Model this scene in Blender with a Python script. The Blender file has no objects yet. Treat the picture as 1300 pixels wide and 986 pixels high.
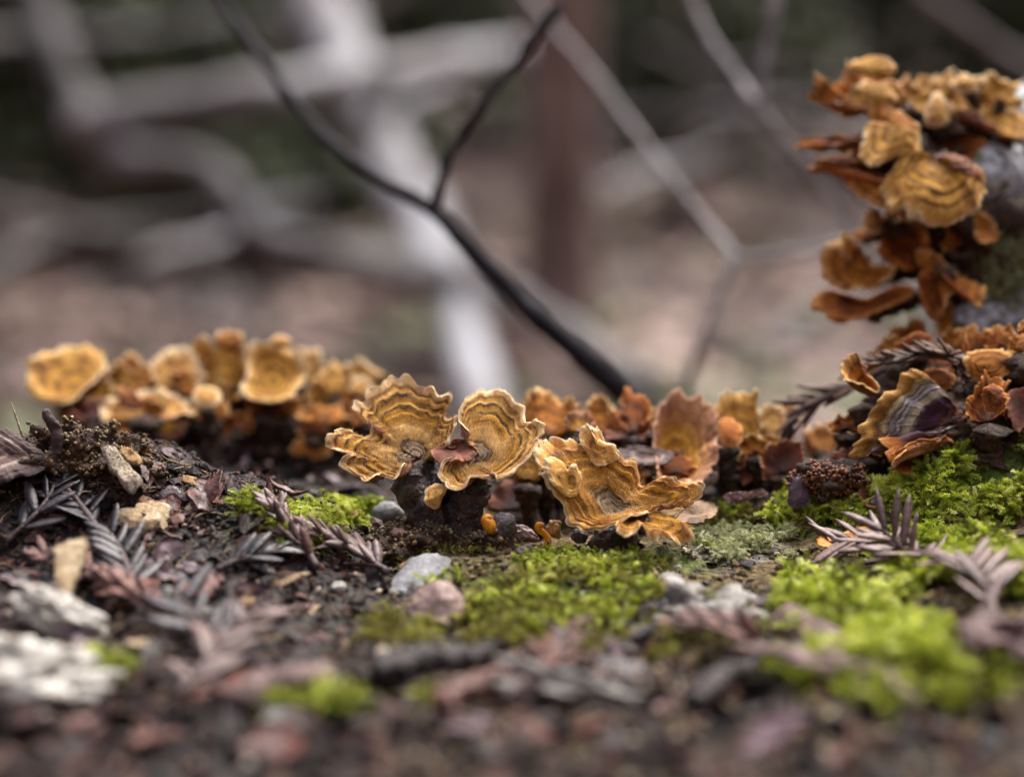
import bpy, bmesh, math, random
import numpy as np
from mathutils import Vector, Matrix

# ------------------------------------------------------------------ camera, world, sun, exposure
MM = 0.001                      # everything below is written in millimetres
SC = bpy.context.scene
COL = SC.collection
FPX = 2167.0                    # focal length in photograph pixels (60 mm lens on 36 mm)
PITCH = math.radians(10.0)
CAM = np.array([0.0, 0.0, 107.1])
FOCUS = 400.0
cd = bpy.data.cameras.new('camera')
cd.lens = 60.0; cd.sensor_width = 36.0; cd.clip_start = 0.01; cd.clip_end = 500.0
cd.dof.use_dof = True; cd.dof.focus_distance = 0.397; cd.dof.aperture_fstop = 4.4; cd.dof.aperture_blades = 0
co = bpy.data.objects.new('camera', cd); COL.objects.link(co)
co.location = CAM * MM; co.rotation_euler = (math.pi / 2 - PITCH, 0, 0)
SC.camera = co

SUN_EL, SUN_AZ = math.radians(58), math.radians(20)      # azimuth from +Y (behind the fungi) towards +X
w = bpy.data.worlds.new('World'); SC.world = w; w.use_nodes = True
wn = w.node_tree.nodes; wl = w.node_tree.links
sky = wn.new('ShaderNodeTexSky'); sky.sky_type = 'NISHITA'; sky.sun_disc = False
sky.sun_elevation = SUN_EL; sky.sun_rotation = SUN_AZ
sky.dust_density = 6.0; sky.air_density = 1.0; sky.ozone_density = 0.6
wn['Background'].inputs['Strength'].default_value = 0.085
hs = wn.new('ShaderNodeHueSaturation'); hs.inputs['Saturation'].default_value = 0.62      # overcast: a greyer sky
wl.new(sky.outputs['Color'], hs.inputs['Color']); wl.new(hs.outputs['Color'], wn['Background'].inputs['Color'])
sd = bpy.data.lights.new('sun', 'SUN'); sd.energy = 1.5; sd.angle = math.radians(30); sd.color = (1.0, 0.96, 0.9)
so = bpy.data.objects.new('sun', sd); COL.objects.link(so)
sdir = Vector((math.sin(SUN_AZ) * math.cos(SUN_EL), math.cos(SUN_AZ) * math.cos(SUN_EL), math.sin(SUN_EL)))
so.rotation_euler = sdir.to_track_quat('Z', 'Y').to_euler()
SC.view_settings.view_transform = 'Standard'; SC.view_settings.look = 'None'
SC.view_settings.gamma = 1.0; SC.view_settings.use_curve_mapping = False
SC.view_settings.exposure = 2.15
SC.render.engine = 'CYCLES'
SC.cycles.use_denoising = True
SC.cycles.max_bounces = 6; SC.cycles.diffuse_bounces = 3; SC.cycles.glossy_bounces = 3
SC.cycles.transmission_bounces = 3; SC.cycles.caustics_reflective = False; SC.cycles.caustics_refractive = False

# ------------------------------------------------------------------ numeric helpers
rng = np.random.default_rng(7)
FWD = np.array([0, math.cos(PITCH), -math.sin(PITCH)]); UPV = np.array([0, math.sin(PITCH), math.cos(PITCH)]); RGT = np.array([1.0, 0, 0])

def P(px, py, d):
    """photograph pixel at a depth (mm) -> point in mm"""
    return CAM + d * FWD + (px - 650) / FPX * d * RGT - (py - 493) / FPX * d * UPV

def _hash(ix, iy, iz, seed):
    h = (ix.astype(np.uint32) * np.uint32(374761393)) ^ (iy.astype(np.uint32) * np.uint32(668265263)) ^ (iz.astype(np.uint32) * np.uint32(2147483647 // 3)) ^ np.uint32((seed * 974711 + 12345) & 0xffffffff)
    h = (h ^ (h >> np.uint32(13))) * np.uint32(1274126177)
    h = (h ^ (h >> np.uint32(16))) * np.uint32(2246822519)
    return ((h ^ (h >> np.uint32(15))) & np.uint32(0xffffff)).astype(np.float64) / 0x7fffff - 1.0

def vn(p, seed=0):
    p = np.asarray(p, float); f = np.floor(p); i = f.astype(np.int64); u = p - f; u = u * u * (3 - 2 * u)
    out = 0
    for dx in (0, 1):
        wx = u[..., 0] if dx else 1 - u[..., 0]
        for dy in (0, 1):
            wy = u[..., 1] if dy else 1 - u[..., 1]
            for dz in (0, 1):
                wz = u[..., 2] if dz else 1 - u[..., 2]
                out = out + wx * wy * wz * _hash(i[..., 0] + dx, i[..., 1] + dy, i[..., 2] + dz, seed)
    return out

def fbm(p, seed=0, oct=3):
    p = np.asarray(p, float); a, s = 1.0, 0
    for k in range(oct):
        s = s + a * vn(p * 2 ** k, seed + k); a *= 0.5
    return s

def sstep(a, b, x):
    t = np.clip((x - a) / (b - a), 0, 1); return t * t * (3 - 2 * t)

def xy0(x, y): return np.stack([x, y, np.zeros_like(x)], -1)

# ------------------------------------------------------------------ terrain of the log top (mm)
def H0(x, y):
    x = np.asarray(x, float); y = np.asarray(y, float)
    z = 20 * np.exp(-((x + 116) / 44) ** 2 - ((y - 402) / 30) ** 2)
    z = z + 12 * np.exp(-((x + 75) / 34) ** 2 - ((y - 388) / 32) ** 2)
    z = z + 30 * sstep(45, 122, x) * np.exp(-((y - 425) / 40) ** 2) + 4 * np.exp(-((x - 112) / 30) ** 2 - ((y - 350) / 30) ** 2)
    p = xy0(x, y)
    rg = .75 + .5 * vn(p / 13, 51) + .3 * vn(p / 5, 52)
    z = z + 13 * rg * np.exp(-((y - 474) / 13) ** 2) * sstep(-150, -120, x) * (1 - sstep(-38, -10, x))
    z = z + 10 * rg * np.exp(-((y - 446) / 11) ** 2) * sstep(-14, 4, x) * (1 - sstep(62, 84, x))
    z = z - np.clip(y - 452, 0, None) ** 2 / 120 - np.clip(238 - y, 0, None) ** 2 / 120
    z = z - np.clip(np.abs(x) - 190, 0, None) * 0.02
    fl = sstep(160, 240, y) * (1 - sstep(470, 620, y)) * 0.7 + 0.3
    z = z + fl * (3.2 * vn(p / 34, 3) + 1.6 * vn(p / 12, 4) + 0.9 * vn(p / 5, 5) + 0.5 * vn(p / 2.2, 6))
    return np.maximum(z, -330)

def axis(a0, a1, b0, b1, fine, coarse):
    return np.concatenate([np.arange(a0, b0, coarse), np.arange(b0, b1, fine), np.arange(b1, a1 + 1, coarse)])
GX = axis(-900, 900, -190, 190, 1.05, 12.0); GY = axis(30, 660, 235, 490, 1.05, 6.0)
GXX, GYY = np.meshgrid(GX, GY, indexing='ij')
GH = H0(GXX, GYY)

def H(x, y):
    x = np.asarray(x, float); y = np.asarray(y, float)
    i = np.clip(np.searchsorted(GX, x) - 1, 0, len(GX) - 2); j = np.clip(np.searchsorted(GY, y) - 1, 0, len(GY) - 2)
    u = np.clip((x - GX[i]) / (GX[i + 1] - GX[i]), 0, 1); v = np.clip((y - GY[j]) / (GY[j + 1] - GY[j]), 0, 1)
    return (GH[i, j] * (1 - u) * (1 - v) + GH[i + 1, j] * u * (1 - v) + GH[i, j + 1] * (1 - u) * v + GH[i + 1, j + 1] * u * v)

def G(px, py):
    """where the ray through a photograph pixel meets the log top"""
    px = np.atleast_1d(np.asarray(px, float)); py = np.atleast_1d(np.asarray(py, float))
    dr = FWD[None] + ((px - 650) / FPX)[:, None] * RGT - ((py - 493) / FPX)[:, None] * UPV
    done = np.zeros(len(px), bool); res = np.full(len(px), 600.0)
    for t in np.arange(230, 600, 1.0):
        q = CAM + dr * t
        hit = (~done) & (q[:, 2] <= H(q[:, 0], q[:, 1]))
        res[hit] = t; done |= hit
    q = CAM + dr * res[:, None]; q[:, 2] = H(q[:, 0], q[:, 1])
    return q, done

def G1(px, py): return G(px, py)[0][0]

def ground_normal(x, y, e=2.5):
    n = np.stack([H(x - e, y) - H(x + e, y), H(x, y - e) - H(x, y + e), np.full_like(np.asarray(x, float), 2 * e)], -1)
    return n / np.linalg.norm(n, axis=-1, keepdims=True)

# ------------------------------------------------------------------ mesh helpers
def new_mesh(name, V, F, mats=None, tone=None, uv=None, smooth=True, fmat=None):
    """V (n,3) in mm; F list of (m,k) index arrays"""
    if not isinstance(F, (list, tuple)): F = [F]
    F = [np.asarray(f, np.int64) for f in F if len(f)]
    me = bpy.data.meshes.new(name)
    V = np.asarray(V, float) * MM
    me.vertices.add(len(V)); me.vertices.foreach_set('co', V.ravel().astype(np.float32))
    loops = np.concatenate([f.ravel() for f in F]); tot = np.concatenate([np.full(len(f), f.shape[1]) for f in F])
    start = np.concatenate([[0], np.cumsum(tot)[:-1]])
    me.loops.add(len(loops)); me.loops.foreach_set('vertex_index', loops.astype(np.int32))
    me.polygons.add(len(tot)); me.polygons.foreach_set('loop_start', start.astype(np.int32)); me.polygons.foreach_set('loop_total', tot.astype(np.int32))
    me.polygons.foreach_set('use_smooth', np.full(len(tot), smooth))
    me.update(calc_edges=True)
    if fmat is not None: me.polygons.foreach_set('material_index', np.asarray(fmat, np.int32))
    if tone is not None:
        if not isinstance(tone, dict): tone = {'tone': tone}
        for k, t in tone.items():
            a = me.attributes.new(k, 'FLOAT', 'POINT'); a.data.foreach_set('value', np.asarray(t, np.float32))
    if uv is not None:
        l = me.uv_layers.new(name='UVMap'); l.data.foreach_set('uv', np.asarray(uv, np.float32)[loops].ravel())
    for m in (mats if isinstance(mats, (list, tuple)) else [mats]):
        if m is not None: me.materials.append(m)
    me.validate(); return me

def link(name, me, parent=None, loc=None):
    o = bpy.data.objects.new(name, me); COL.objects.link(o)
    if parent is not None: o.parent = parent
    if loc is not None: o.location = Vector([float(c) * MM for c in loc])
    return o

def tag(o, label=None, cat=None, group=None, kind=None):
    if label: o['label'] = label
    if cat: o['category'] = cat
    if group: o['group'] = group
    if kind: o['kind'] = kind
    return o

def empty(name, loc, label, cat, group=None):
    o = link(name, None, None, loc); o.empty_display_size = 0.004
    return tag(o, label, cat, group)

def grid_faces(a, b, wrap=False, off=0):
    i = np.arange(a if wrap else a - 1)[:, None]; j = np.arange(b - 1)[None]
    i2 = (i + 1) % a
    f = np.stack([i * b + j, i2 * b + j, i2 * b + j + 1, i * b + j + 1], -1)
    return f.reshape(-1, 4) + off

_ico = {}
def ico(sub):
    if sub not in _ico:
        bm = bmesh.new(); bmesh.ops.create_icosphere(bm, subdivisions=sub, radius=1.0)
        _ico[sub] = (np.array([v.co[:] for v in bm.verts]), np.array([[v.index for v in f.verts] for f in bm.faces])); bm.free()
    return _ico[sub]

def rotmats(n, tilt=None, r=rng):
    """random rotations; tilt=None any, else yaw plus small tilt"""
    if tilt is None:
        q = r.normal(size=(n, 4)); q /= np.linalg.norm(q, axis=1, keepdims=True)
        a, b, c, d = q.T
        return np.stack([1 - 2 * (c * c + d * d), 2 * (b * c - a * d), 2 * (b * d + a * c), 2 * (b * c + a * d), 1 - 2 * (b * b + d * d), 2 * (c * d - a * b), 2 * (b * d - a * c), 2 * (c * d + a * b), 1 - 2 * (b * b + c * c)], -1).reshape(n, 3, 3)
    yaw = r.uniform(0, 2 * np.pi, n); nrm = np.concatenate([r.normal(size=(n, 2)) * tilt, np.ones((n, 1))], 1)
    return frames(nrm, yaw)

def frames(nrm, yaw):
    nrm = nrm / np.linalg.norm(nrm, axis=1, keepdims=True)
    x = np.stack([np.cos(yaw), np.sin(yaw), np.zeros_like(yaw)], -1); x = x - nrm * (x * nrm).sum(1, keepdims=True)
    x /= np.linalg.norm(x, axis=1, keepdims=True); y = np.cross(nrm, x)
    return np.stack([x, y, nrm], -1)

def scatter(tv, tf, pos, rot, scl, tone=None):
    n = len(pos); scl = np.asarray(scl, float)
    if scl.ndim == 1: scl = np.repeat(scl[:, None], 3, 1)
    V = np.einsum('nij,nvj->nvi', rot, tv[None] * scl[:, None]) + pos[:, None]
    F = tf[None] + (np.arange(n) * len(tv))[:, None, None]
    T = None if tone is None else np.repeat(tone, len(tv))
    return V.reshape(-1, 3), F.reshape(-1, tf.shape[1]), T

def lump_arr(r, seed, amp=0.25, freq=1.3, sub=3, fine=0.06):
    v, f = ico(sub)
    d = 1 + amp * fbm(v * freq + seed * 7.3, seed, 2) + fine * vn(v * 6 + seed, seed + 5)
    return v * d[:, None] * np.asarray(r, float), f

def catmull(pts, n, closed=False):
    pts = np.asarray(pts, float); k = len(pts)
    ext = np.concatenate([pts[-1:], pts, pts[:2]]) if closed else np.concatenate([2 * pts[:1] - pts[1:2], pts, 2 * pts[-1:] - pts[-2:-1]])
    segs = k if closed else k - 1
    m = 14; t = np.linspace(0, 1, m, endpoint=False)[:, None]; out = []
    for s in range(segs):
        p0, p1, p2, p3 = ext[s:s + 4]
        out.append(0.5 * (2 * p1 + (p2 - p0) * t + (2 * p0 - 5 * p1 + 4 * p2 - p3) * t * t + (3 * p1 - p0 - 3 * p2 + p3) * t ** 3))
    out = np.concatenate(out + [pts[:1] if closed else pts[-1:]])
    L = np.concatenate([[0], np.cumsum(np.linalg.norm(np.diff(out, axis=0), axis=1))])
    q = np.linspace(0, L[-1], n, endpoint=not closed)
    return np.stack([np.interp(q, L, out[:, c]) for c in range(out.shape[1])], -1)

def tube_arr(pts, radii, seg=12, n=None, amp=0.0, freq=0.3, seed=0, lump=0.0):
    """tapered tube along a smoothed path with closed, rounded ends; returns V, F list, uv"""
    pr = np.concatenate([np.asarray(pts, float), np.asarray(radii, float)[:, None]], 1)
    n = n or max(8, 6 * len(pts))
    c = catmull(pr, n); p = c[:, :3]; r = np.maximum(c[:, 3], 0.02)
    T = np.gradient(p, axis=0); T /= np.linalg.norm(T, axis=1, keepdims=True) + 1e-9
    ref = np.array([0.31, 0.2, 0.93]) if abs(T[0] @ np.array([0.31, 0.2, 0.93])) < 0.85 else np.array([1.0, 0, 0])
    A = [ref - T[0] * (ref @ T[0])]
    for k in range(1, n): A.append(A[-1] - T[k] * (A[-1] @ T[k]))
    A = np.array(A); A /= np.linalg.norm(A, axis=1, keepdims=True); B = np.cross(T, A)
    th = np.linspace(0, 2 * np.pi, seg, endpoint=False)
    ring = A[:, None] * np.cos(th)[None, :, None] + B[:, None] * np.sin(th)[None, :, None]
    V = p[:, None] + ring * r[:, None, None]
    if amp: V = V + ring * (amp * r[:, None] * fbm(V * freq, seed, 3))[..., None]
    if lump: V = V + ring * (lump * r[:, None] * np.abs(vn(V * freq * 3, seed + 9)))[..., None]
    uv = np.stack([np.broadcast_to(th / (2 * np.pi), (n, seg)), np.broadcast_to(np.linspace(0, 1, n)[:, None], (n, seg))], -1).reshape(-1, 2)
    V = V.reshape(-1, 3)
    i = np.arange(n - 1)[:, None]; j = np.arange(seg)[None]; j2 = (j + 1) % seg
    F = np.stack([i * seg + j, i * seg + j2, (i + 1) * seg + j2, (i + 1) * seg + j], -1).reshape(-1, 4)
    e0 = p[0] - T[0] * r[0] * 0.5; e1 = p[-1] + T[-1] * r[-1] * 0.5
    V = np.concatenate([V, [e0, e1]]); uv = np.concatenate([uv, [[0, 0], [0, 1]]]); b = n * seg
    jj = np.arange(seg); j2 = (jj + 1) % seg
    caps = np.concatenate([np.stack([np.full(seg, b), j2, jj], -1), np.stack([np.full(seg, b + 1), (n - 1) * seg + jj, (n - 1) * seg + j2], -1)])
    return V, [F, caps], uv

def tube_obj(name, pts, radii, m, parent=None, base=(0, 0, 0), **k):
    V, F, uv = tube_arr(pts, radii, **k)
    return link(name, new_mesh(name, V - np.asarray(base), F, m, uv=uv), parent)

# ------------------------------------------------------------------ materials
class NT:
    def __init__(s, name):
        s.m = bpy.data.materials.new(name); s.m.use_nodes = True; s.t = s.m.node_tree
        s.bsdf = s.t.nodes['Principled BSDF']; s.out = s.t.nodes['Material Output']
    def n(s, kind, **k):
        x = s.t.nodes.new('ShaderNode' + kind)
        for a, b in k.items(): setattr(x, a, b)
        return x
    def l(s, a, b): s.t.links.new(a, b)
    def coords(s): return s.n('TexCoord').outputs['Object']
    def noise(s, scale, detail=3.0, vec=None, rough=0.6):
        x = s.n('TexNoise'); x.inputs['Scale'].default_value = scale; x.inputs['Detail'].default_value = detail; x.inputs['Roughness'].default_value = rough
        s.l(vec if vec is not None else s.coords(), x.inputs['Vector']); return x.outputs['Fac']
    def ramp(s, fac, stops, interp='LINEAR'):
        x = s.n('ValToRGB'); x.color_ramp.interpolation = interp; e = x.color_ramp.elements
        for i, (p, c) in enumerate(stops):
            el = e[i] if i < 2 else e.new(p)
            el.position = p; el.color = (c[0], c[1], c[2], 1)
        s.l(fac, x.inputs['Fac']); return x.outputs['Color']
    def math(s, op, a, b=None, c=None):
        x = s.n('Math', operation=op)
        for i, v in enumerate((a, b, c)):
            if v is None: continue
            if isinstance(v, (int, float)): x.inputs[i].default_value = v
            else: s.l(v, x.inputs[i])
        return x.outputs[0]
    def mix(s, fac, a, b, mode='MIX'):
        x = s.n('Mix', data_type='RGBA', blend_type=mode)
        for sock, v in ((x.inputs['Factor'], fac), (x.inputs['A'], a), (x.inputs['B'], b)):
            if isinstance(v, (int, float)): sock.default_value = v
            elif isinstance(v, tuple): sock.default_value = (*v, 1)
            else: s.l(v, sock)
        return x.outputs['Result']
    def attr(s, name): return s.n('Attribute', attribute_name=name).outputs['Fac']
    def bump(s, h, dist, strength=1.0):
        b = s.n('Bump'); b.inputs['Distance'].default_value = dist; b.inputs['Strength'].default_value = strength
        s.l(h, b.inputs['Height']); s.l(b.outputs['Normal'], s.bsdf.inputs['Normal'])
    def fin(s, color, rough=0.7, spec=0.4, sss=0.0, sheen=0.0, transl=0.0):
        i = s.bsdf.inputs
        if isinstance(color, tuple): i['Base Color'].default_value = (*color, 1)
        else: s.l(color, i['Base Color'])
        if isinstance(rough, (int, float)): i['Roughness'].default_value = rough
        else: s.l(rough, i['Roughness'])
        i['Specular IOR Level'].default_value = spec
        if sss:
            i['Subsurface Weight'].default_value = sss; i['Subsurface Radius'].default_value = (1.0, 0.55, 0.25); i['Subsurface Scale'].default_value = 0.0012
        if sheen: i['Sheen Weight'].default_value = sheen; i['Sheen Roughness'].default_value = 0.4
        if transl:
            t = s.n('BsdfTranslucent'); s.l(color, t.inputs['Color']) if not isinstance(color, tuple) else None
            mx = s.n('MixShader'); mx.inputs[0].default_value = transl
            s.l(s.bsdf.outputs[0], mx.inputs[1]); s.l(t.outputs[0], mx.inputs[2]); s.l(mx.outputs[0], s.out.inputs['Surface'])
        return s.m

def lin(r, g, b):
    f = lambda c: (c / 255 / 12.92) if c / 255 <= 0.04045 else ((c / 255 + 0.055) / 1.055) ** 2.4
    return (f(r), f(g), f(b))

def noisy(name, stops, scale, rough=0.7, bump=0.0, bscale=None, spec=0.4, detail=4.0, objvar=0.0, fine=None, sss=0.0, sheen=0.0, roughvar=None):
    s = NT(name); f = s.noise(scale, detail); c = s.ramp(f, stops)
    if fine:
        c = s.mix(fine[1], c, s.ramp(s.noise(fine[0], 2.0), [(0.35, (0.25, 0.25, 0.25)), (0.65, (1, 1, 1))]), 'MULTIPLY')
    if objvar:
        r = s.n('ObjectInfo').outputs['Random']
        c = s.mix(1.0, c, s.ramp(r, [(0, (1 - objvar,) * 3), (1, (1 + objvar * 0.6, 1 + objvar * .5, 1 + objvar * .4))]), 'MULTIPLY')
    if bump: s.bump(s.noise(bscale or scale * 3, 4.0), bump)
    if roughvar: rough = s.ramp(s.noise(scale * 2.3, 2.0), [(0.35, (roughvar[0],) * 3), (0.65, (roughvar[1],) * 3)])
    return s.fin(c, rough, spec, sss, sheen)

def toned(name, stops, rough, spec=0.4, transl=0.0, scale=None, bump=0.0):
    s = NT(name); c = s.ramp(s.attr('tone'), stops)
    if scale: c = s.mix(0.6, c, s.ramp(s.noise(scale, 3.0), [(0.3, (0.35, 0.35, 0.35)), (0.7, (1.2, 1.2, 1.2))]), 'MULTIPLY')
    if bump: s.bump(s.noise(scale * 2, 3.0), bump)
    return s.fin(c, rough, spec, transl=transl)

def capmat(name, stops, rough=0.78, warp=0.07, streak=0.45, bump=0.00035, tint=None, sheen=0.0, sss=0.18):
    """zonate cap: colour runs with the distance from the cap's centre (v of the UV map)"""
    s = NT(name); uvn = s.n('UVMap').outputs['UV']; sep = s.n('SeparateXYZ'); s.l(uvn, sep.inputs[0])
    obj = s.coords()
    n1 = s.noise(260, 3.0, obj); n2 = s.noise(1100, 2.0, obj); n0 = s.noise(95, 2.0, obj)
    v = s.math('ADD', sep.outputs['Y'], s.math('MULTIPLY', s.math('SUBTRACT', n1, 0.5), s.math('MULTIPLY', s.math('ADD', sep.outputs['Y'], 0.2), warp)))
    v = s.math('ADD', v, s.math('MULTIPLY', s.math('SUBTRACT', n2, 0.5), warp * 0.45))
    lowr = s.math('MULTIPLY', s.math('SUBTRACT', n0, 0.5), s.math('MULTIPLY', sep.outputs['Y'], warp * 2.4))
    v = s.math('ADD', v, lowr)
    c = s.ramp(v, stops)
    soft = s.ramp(s.math('ADD', v, 0.035), stops)
    c = s.mix(s.ramp(s.noise(330, 2.0, obj), [(.42, (0, 0, 0)), (.66, (.55, .55, .55))]), c, soft)
    cmb = s.n('CombineXYZ'); s.l(s.math('MULTIPLY', sep.outputs['X'], 95.0), cmb.inputs[0]); s.l(s.math('MULTIPLY', sep.outputs['Y'], 5.0), cmb.inputs[1])
    st = s.noise(1.0, 4.0, cmb.outputs[0], 0.7)
    c = s.mix(streak, c, s.ramp(st, [(0.3, (0.38, 0.33, 0.28)), (0.62, (1.12, 1.1, 1.08))]), 'MULTIPLY')
    c = s.mix(0.5, c, s.ramp(n1, [(0.3, (0.6, 0.5, 0.4)), (0.6, (1.22, 1.18, 1.12))]), 'MULTIPLY')
    c = s.mix(0.75, c, s.ramp(s.noise(150, 3.0, obj), [(.36, (.42, .32, .25)), (.5, (.95, .9, .85)), (.66, (1.12, 1.1, 1.06))]), 'MULTIPLY')
    fz = s.noise(3600, 2.0, obj)
    c = s.mix(0.42, c, s.ramp(fz, [(0.38, (0.4, 0.34, 0.26)), (0.6, (1.25, 1.22, 1.18))]), 'MULTIPLY')
    hsn = s.n('HueSaturation'); hsn.inputs['Saturation'].default_value = 1.02; s.l(c, hsn.inputs['Color']); c = hsn.outputs['Color']
    s.bump(s.math('ADD', fz, s.math('MULTIPLY', st, 0.8)), bump)
    return s.fin(c, rough, 0.25, sss, sheen)

# ------------------------------------------------------------------ material library
DK = lin(62, 40, 34); DKP = lin(66, 42, 44); OCH = lin(206, 156, 56); GOLD = lin(214, 168, 82); FUZZ = lin(212, 178, 118); CREAM = lin(240, 212, 165)
PALE = lin(246, 228, 196); RUST = lin(168, 94, 30); BRN = lin(122, 74, 40)
M = {}
M['cap_zoned'] = capmat('zoned velvet cap', [(0, DK), (.09, lin(160, 142, 122)), (.115, DK), (.15, lin(168, 150, 128)), (.175, DK), (.21, lin(168, 148, 118)), (.235, DK), (.27, lin(100, 70, 44)), (.305, lin(206, 168, 106)),
    (.37, lin(232, 204, 148)), (.47, lin(226, 192, 128)), (.52, OCH), (.56, lin(110, 72, 42)), (.58, OCH), (.635, OCH), (.655, DKP), (.675, DKP), (.70, lin(222, 180, 104)), (.75, OCH), (.772, DKP), (.785, DKP), (.81, lin(224, 184, 112)), (.865, lin(206, 156, 78)), (.882, lin(104, 66, 56)), (.895, lin(104, 66, 56)), (.915, lin(224, 180, 116)), (.96, CREAM), (1, PALE)], warp=.06)
M['cap_funnel'] = capmat('grey hearted funnel cap', [(0, lin(110, 98, 84)), (.08, lin(176, 162, 140)), (.11, lin(72, 56, 46)), (.15, lin(180, 166, 142)), (.18, lin(84, 64, 50)), (.22, lin(178, 162, 132)), (.25, lin(70, 46, 38)), (.29, lin(96, 62, 36)),
    (.35, lin(196, 142, 56)), (.5, OCH), (.58, lin(206, 158, 78)), (.63, lin(118, 74, 44)), (.67, OCH), (.76, lin(204, 152, 74)), (.80, lin(126, 82, 58)), (.85, lin(204, 152, 86)), (.93, lin(226, 176, 104)), (1, PALE)])
M['cap_gold'] = capmat('golden cap', [(0, BRN), (.12, lin(120, 80, 36)), (.25, lin(176, 132, 60)), (.36, lin(204, 158, 74)), (.42, lin(120, 78, 34)), (.46, lin(206, 160, 72)), (.55, lin(200, 150, 60)), (.62, lin(110, 70, 34)), (.66, lin(212, 166, 84)), (.76, lin(196, 146, 64)), (.80, lin(120, 76, 40)), (.84, lin(216, 170, 92)), (.93, lin(222, 176, 100)), (.97, lin(238, 204, 144)), (1, PALE)], warp=.1)
M['cap_amber'] = capmat('amber cap', [(0, lin(70, 40, 24)), (.22, lin(128, 76, 32)), (.36, lin(190, 128, 52)), (.42, lin(110, 64, 30)), (.47, lin(192, 128, 48)), (.6, lin(182, 118, 44)), (.65, lin(98, 56, 30)), (.7, lin(198, 136, 60)), (.8, lin(188, 124, 54)), (.84, lin(112, 66, 38)), (.88, lin(208, 148, 76)), (.96, lin(230, 182, 116)), (1, CREAM)], warp=.1)
M['cap_rust'] = capmat('rusty cap', [(0, lin(58, 34, 24)), (.3, lin(104, 58, 28)), (.55, lin(150, 86, 32)), (.7, lin(110, 62, 34)), (.82, lin(168, 100, 44)), (.95, lin(196, 128, 66)), (1, lin(220, 168, 110))], warp=.16)
M['cap_pale'] = capmat('pale tan cap', [(0, lin(110, 80, 54)), (.3, lin(190, 146, 80)), (.6, lin(214, 172, 104)), (.72, lin(176, 122, 62)), (.8, lin(222, 180, 116)), (1, PALE)], warp=.14)
M['cap_cup'] = capmat('pinkish cup cap', [(0, lin(150, 130, 128)), (.14, lin(188, 172, 162)), (.22, lin(150, 104, 60)), (.4, lin(198, 150, 58)), (.62, lin(204, 156, 74)), (.7, lin(150, 100, 66)), (.76, lin(206, 162, 108)), (.84, lin(160, 112, 90)), (.89, lin(204, 160, 118)), (.95, lin(190, 140, 116)), (1, lin(226, 188, 164))])
M['cap_purple'] = capmat('purple banded cap', [(0, lin(110, 100, 74)), (.14, lin(130, 118, 90)), (.2, lin(54, 36, 46)), (.28, lin(84, 50, 72)), (.46, lin(74, 46, 66)), (.5, lin(90, 74, 84)), (.52, lin(232, 228, 214)), (.60, lin(226, 222, 208)), (.63, lin(84, 82, 100)), (.66, lin(214, 212, 216)),
    (.69, lin(70, 66, 88)), (.73, lin(216, 214, 220)), (.76, lin(82, 74, 92)), (.8, lin(190, 180, 150)), (.85, lin(120, 84, 40)), (.92, lin(180, 134, 62)), (1, lin(214, 176, 116))])
M['cap_weathered'] = capmat('weathered grey cap', [(0, lin(90, 70, 74)), (.2, lin(124, 98, 96)), (.4, lin(104, 78, 80)), (.5, lin(176, 160, 158)), (.56, lin(120, 92, 90)), (.68, lin(96, 76, 80)), (.76, lin(190, 176, 174)), (.82, lin(90, 72, 76)), (.92, lin(110, 92, 92)), (1, lin(70, 60, 66))], rough=.5)
M['cap_maroon'] = capmat('maroon dried cap', [(0, lin(50, 28, 24)), (.4, lin(92, 50, 42)), (.7, lin(116, 66, 52)), (.9, lin(140, 86, 66)), (1, lin(176, 124, 96))], rough=.5)
M['pore'] = noisy('pore surface', [(.3, lin(96, 58, 40)), (.55, lin(140, 88, 58)), (.75, lin(168, 112, 76))], 220, .75, .0002, 2600, sss=.15)
M['pore_amber'] = noisy('amber pore surface', [(.3, lin(118, 60, 18)), (.55, lin(164, 88, 22)), (.75, lin(192, 116, 34))], 220, .7, .0002, 2600, sss=.2)
M['pore_purple'] = noisy('purple pore surface', [(.3, lin(74, 46, 50)), (.55, lin(112, 80, 84)), (.75, lin(150, 120, 116))], 220, .7, .0002, 2600)
# wet dark stalk with pale specks painted in as wet glints
s = NT('wet stalk'); c = s.ramp(s.noise(420, 4.0), [(.3, lin(26, 15, 12)), (.5, lin(52, 30, 22)), (.7, lin(88, 54, 36))])
sp = s.n('TexVoronoi'); sp.inputs['Scale'].default_value = 1500; s.l(s.coords(), sp.inputs['Vector'])
k = s.math('MULTIPLY', s.math('LESS_THAN', sp.outputs['Distance'], .19), s.math('GREATER_THAN', s.noise(500, 2.0), .56))
c = s.mix(k, c, lin(205, 196, 184)); s.bump(s.noise(900, 5.0), .0012); M['stalk'] = s.fin(c, .33, .6)
M['stalk_dry'] = noisy('dry stalk', [(.3, lin(34, 22, 17)), (.5, lin(70, 46, 31)), (.66, lin(112, 80, 52)), (.78, lin(150, 120, 84))], 420, .7, .0016, 1000, fine=(1800, .6))
M['fuzz'] = toned('cap fuzz', [(0, lin(186, 142, 78)), (.55, lin(236, 206, 146)), (1, lin(252, 238, 204))], .7, .2, .2)
M['bud'] = noisy('grey bud', [(.35, lin(66, 60, 66)), (.6, lin(118, 108, 108)), (.8, lin(160, 148, 140))], 900, .6, .0008, 1600)
M['orange'] = noisy('orange flesh', [(.3, lin(190, 110, 20)), (.55, lin(226, 150, 30)), (.8, lin(240, 186, 70))], 300, .5, .0002, 1500, sss=.3)
M['tan'] = noisy('tan lobe', [(.3, lin(120, 86, 50)), (.5, lin(176, 138, 88)), (.7, lin(206, 172, 120))], 500, .75, .0004, 1800)
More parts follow.
